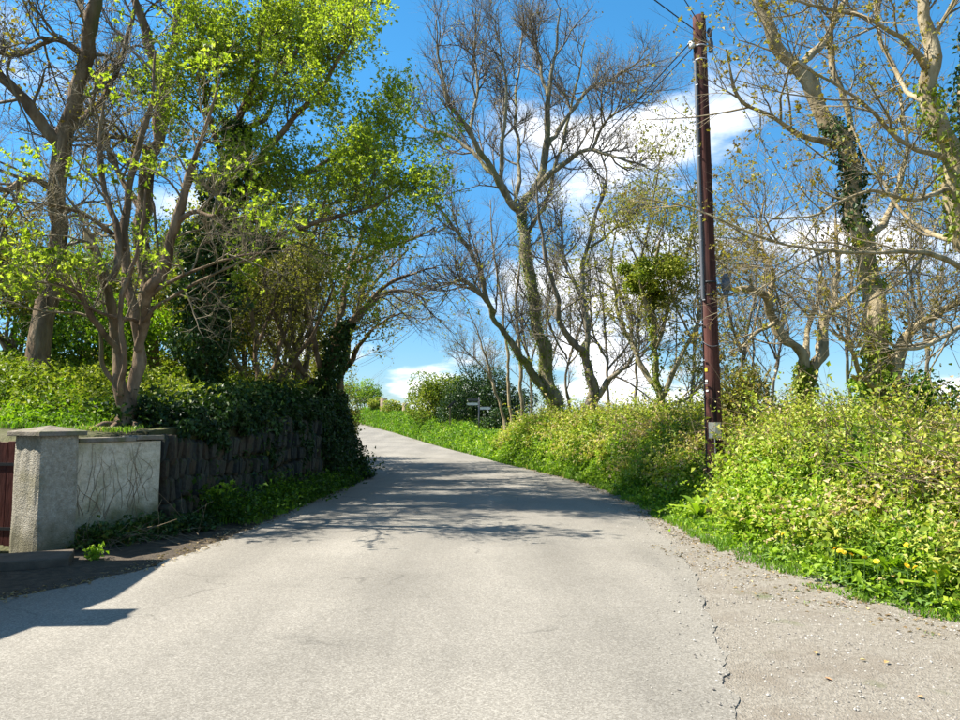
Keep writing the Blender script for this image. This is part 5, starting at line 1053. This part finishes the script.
for k, (px, py, nm, lab, n, l_, w) in enumerate(((800, 512, 'dock_plant', 'clump of long strap-shaped dock leaves below the bank', 11, .42, .035), (752, 520, 'dock_plant', 'upright dark green dock clump near the pole foot', 12, .36, .032),
     (890, 560, 'dock_plant', 'broad dock clump among the dandelions', 11, .36, .04), (940, 575, 'dock_plant', 'low dock clump at the end of the grassy edge', 9, .3, .035),
     (700, 505, 'dock_plant', 'bright dock clump by the foot of the pole bank', 11, .4, .035), (860, 470, 'dock_plant', 'dock clump high among the brambles', 9, .4, .035))):
    strap_plant(nm, lab, onbank(px, py), n + 3, l_ * 1.45, w * 1.3, F_herb, 300 + k, group='dock plants on the right bank')
# sunlit leafy plant at the wall foot and a few shaded neighbours
def leafy(name, label, at, n, h, size, seed, mat=F_herb, group=None, vb=0.2):
    x, y = at; z = float(H(x, y)); root = tag(empty(name, (x, y, z)), label, 'plant', group); rng = np.random.RandomState(seed); S_ = []; pos = []; dr = []
    for k in range(n):
        a = rng.rand() * 6.28; sp_ = rng.rand() * .8; e = np.array([math.cos(a) * sp_ * h * .8, math.sin(a) * sp_ * h * .8, h * (.6 + .5 * rng.rand())]); f = np.linspace(0, 1, 5)[:, None]
        p_ = np.array([x, y, z]) + e * f * np.array([1, 1, 1]) - np.array([0, 0, .25 * h * sp_]) * f ** 2; S_.append(p_)
        for q in (2, 3, 4, 4):
            for s_ in range(4): pos.append(p_[q] + rng.randn(3) * size * .5); dr.append(nrm(rng.randn(3) + e * .8))
    v, fq = tubes(np.array(S_), np.tile(np.linspace(.006, .003, 5), (n, 1)), 4); under(mesh('stems', v, fq, M_stalk, smooth=True), root)
    pos, dr = np.array(pos), np.array(dr); m = len(pos); sz = size * (.7 + .6 * rng.rand(m))
    under(leaves('foliage', pos, dr, nrm(rng.randn(m, 3) * .5 + [0, 0, 1]), sz, sz * .75, np.clip(.5 + vb + .2 * rng.randn(m), 0, 1), mat), root)
leafy('leafy_weed', 'fresh green leafy weed catching the sun at the stone wall foot', (P(222, 520, 11.3)[0], 11.3), 16, .5, .085, 401)
leafy('leafy_weed', 'small green weed on the dirt beside the dead stems', (P(88, 560, 8.1)[0], 8.2), 8, .12, .05, 402, vb=0)
leafy('leafy_weed', 'green weed sprouting against the end of the low rendered wall', (P(182, 500, 11.2)[0], 11.25), 10, .5, .08, 403, vb=0)
leafy('leafy_weed', 'shaded green weed halfway along the stone wall foot', (P(275, 505, 14)[0], 13.6), 14, .45, .08, 404, vb=-.1)
# dead stems tangled against the low wall
rng = np.random.RandomState(77); n = 170; t = rng.rand(n); bx_, by_ = wa[0] + wdir[0] * (0.1 + 1.7 * t) + 0.16 + .3 * rng.rand(n), wa[1] + wdir[1] * (0.1 + 1.7 * t) - .08 - .2 * rng.rand(n)
f = np.linspace(0, 1, 8)[None, :, None]; d = rng.randn(n, 1, 3) * [.45, .45, .0] + [0.0, 0, .45]; c = rng.randn(n, 1, 3) * .35 + [0.1, -.1, -.42]
pp = np.stack([bx_, by_, np.zeros(n)], -1)[:, None] + (d * f + c * f ** 2) * (.3 + .45 * rng.rand(n))[:, None, None]; pp[..., 2] = np.maximum(pp[..., 2], 0.01) + 0.01
lat = pp[..., 0] * wdir[1] - pp[..., 1] * wdir[0]; l0 = wa[0] * wdir[1] - wa[1] * wdir[0]; push = np.maximum(l0 + 0.125 - lat, 0); pp[..., 0] += push * wdir[1]; pp[..., 1] -= push * wdir[0]
v, fq = tubes(pp, np.tile(np.linspace(.006, .0025, 8), (n, 1)), 4); o = mesh('dead_stems', v, fq, B_dead, smooth=True); tag(o, 'tangle of dry dead stems at the foot of the low rendered wall', 'dead stems', kind='stuff')
# tall nettle and bramble shoots that stand clear of the hedge
rng = np.random.RandomState(90); n = 520; q = clumpy(sample(900, 5.2, 26, 0.9, 3.3, 91), 1.6, 92, -0.1)[:n]; n = len(q); zz = H(q[:, 0], q[:, 1]) + 0.25
f = np.linspace(0, 1, 7)[None, :, None]; d = rng.randn(n, 1, 3) * [.22, .22, .08] + [-.12, -.08, .75]; c = rng.randn(n, 1, 3) * [.2, .2, .1] + [-.08, -.05, -.12]
pp = np.stack([q[:, 0], q[:, 1], zz], -1)[:, None] + (d * f + c * f ** 2) * (.45 + .6 * rng.rand(n))[:, None, None]
v1, f1 = tubes(pp, np.tile(np.linspace(.006, .003, 7), (n, 1)), 3); o = mesh('shoot_stems', v1, f1, B_dead, smooth=True); tag(o, 'upright reddish shoot stems rising out of the hedge', 'shoots', kind='stuff')
K_ = 12; t = .25 + .75 * rng.rand(n, K_); i_ = np.minimum((t * 6).astype(int), 5); fr = (t * 6 - i_)[..., None]; a_ = np.arange(n)[:, None]
ps = (pp[a_, i_] * (1 - fr) + pp[a_, i_ + 1] * fr).reshape(-1, 3); m = len(ps); ld = nrm(rng.randn(m, 3) * [1, 1, .35] + [0, 0, -.15]); sz = .085 * (.5 + .8 * rng.rand(m)) * np.repeat(1.15 - t.ravel() * .4, 1)
o = leaves('shoot_leaves', ps, ld, nrm(rng.randn(m, 3) * .35 + [0, 0, 1]), sz, sz * .55, np.clip(np.repeat(.35 + .3 * rng.rand(n), K_) + .12 * rng.randn(m), 0, 1), F_bramble); tag(o, 'broad leaves on the upright shoots of the hedge', 'shoot leaves', kind='stuff')
# dry canes in the hedge
rng = np.random.RandomState(78); n = 900; q = sample(n, 5.5, 28, 0.9, 3.6, 79); zz = H(q[:, 0], q[:, 1])
d = rng.randn(n, 1, 3) * [.5, .5, .1] + [-.15, -.1, .9]; c = rng.randn(n, 1, 3) * .4 + [-.25, -.2, -.6]; f = np.linspace(0, 1, 8)[None, :, None]
pp = np.stack([q[:, 0], q[:, 1], zz], -1)[:, None] + (d * f + c * f ** 2) * (.6 + .8 * rng.rand(n))[:, None, None]
pp = pp[(pp[..., 0] - vx(pp[..., 1])).min(1) > 0.3]; n = len(pp)
v, fq = tubes(pp, np.tile(np.linspace(.006, .002, 8), (n, 1)), 3); o = mesh('bramble_canes', v, fq, B_dead, smooth=True); tag(o, 'pale dry canes arching out of the bramble hedge', 'canes', kind='stuff')
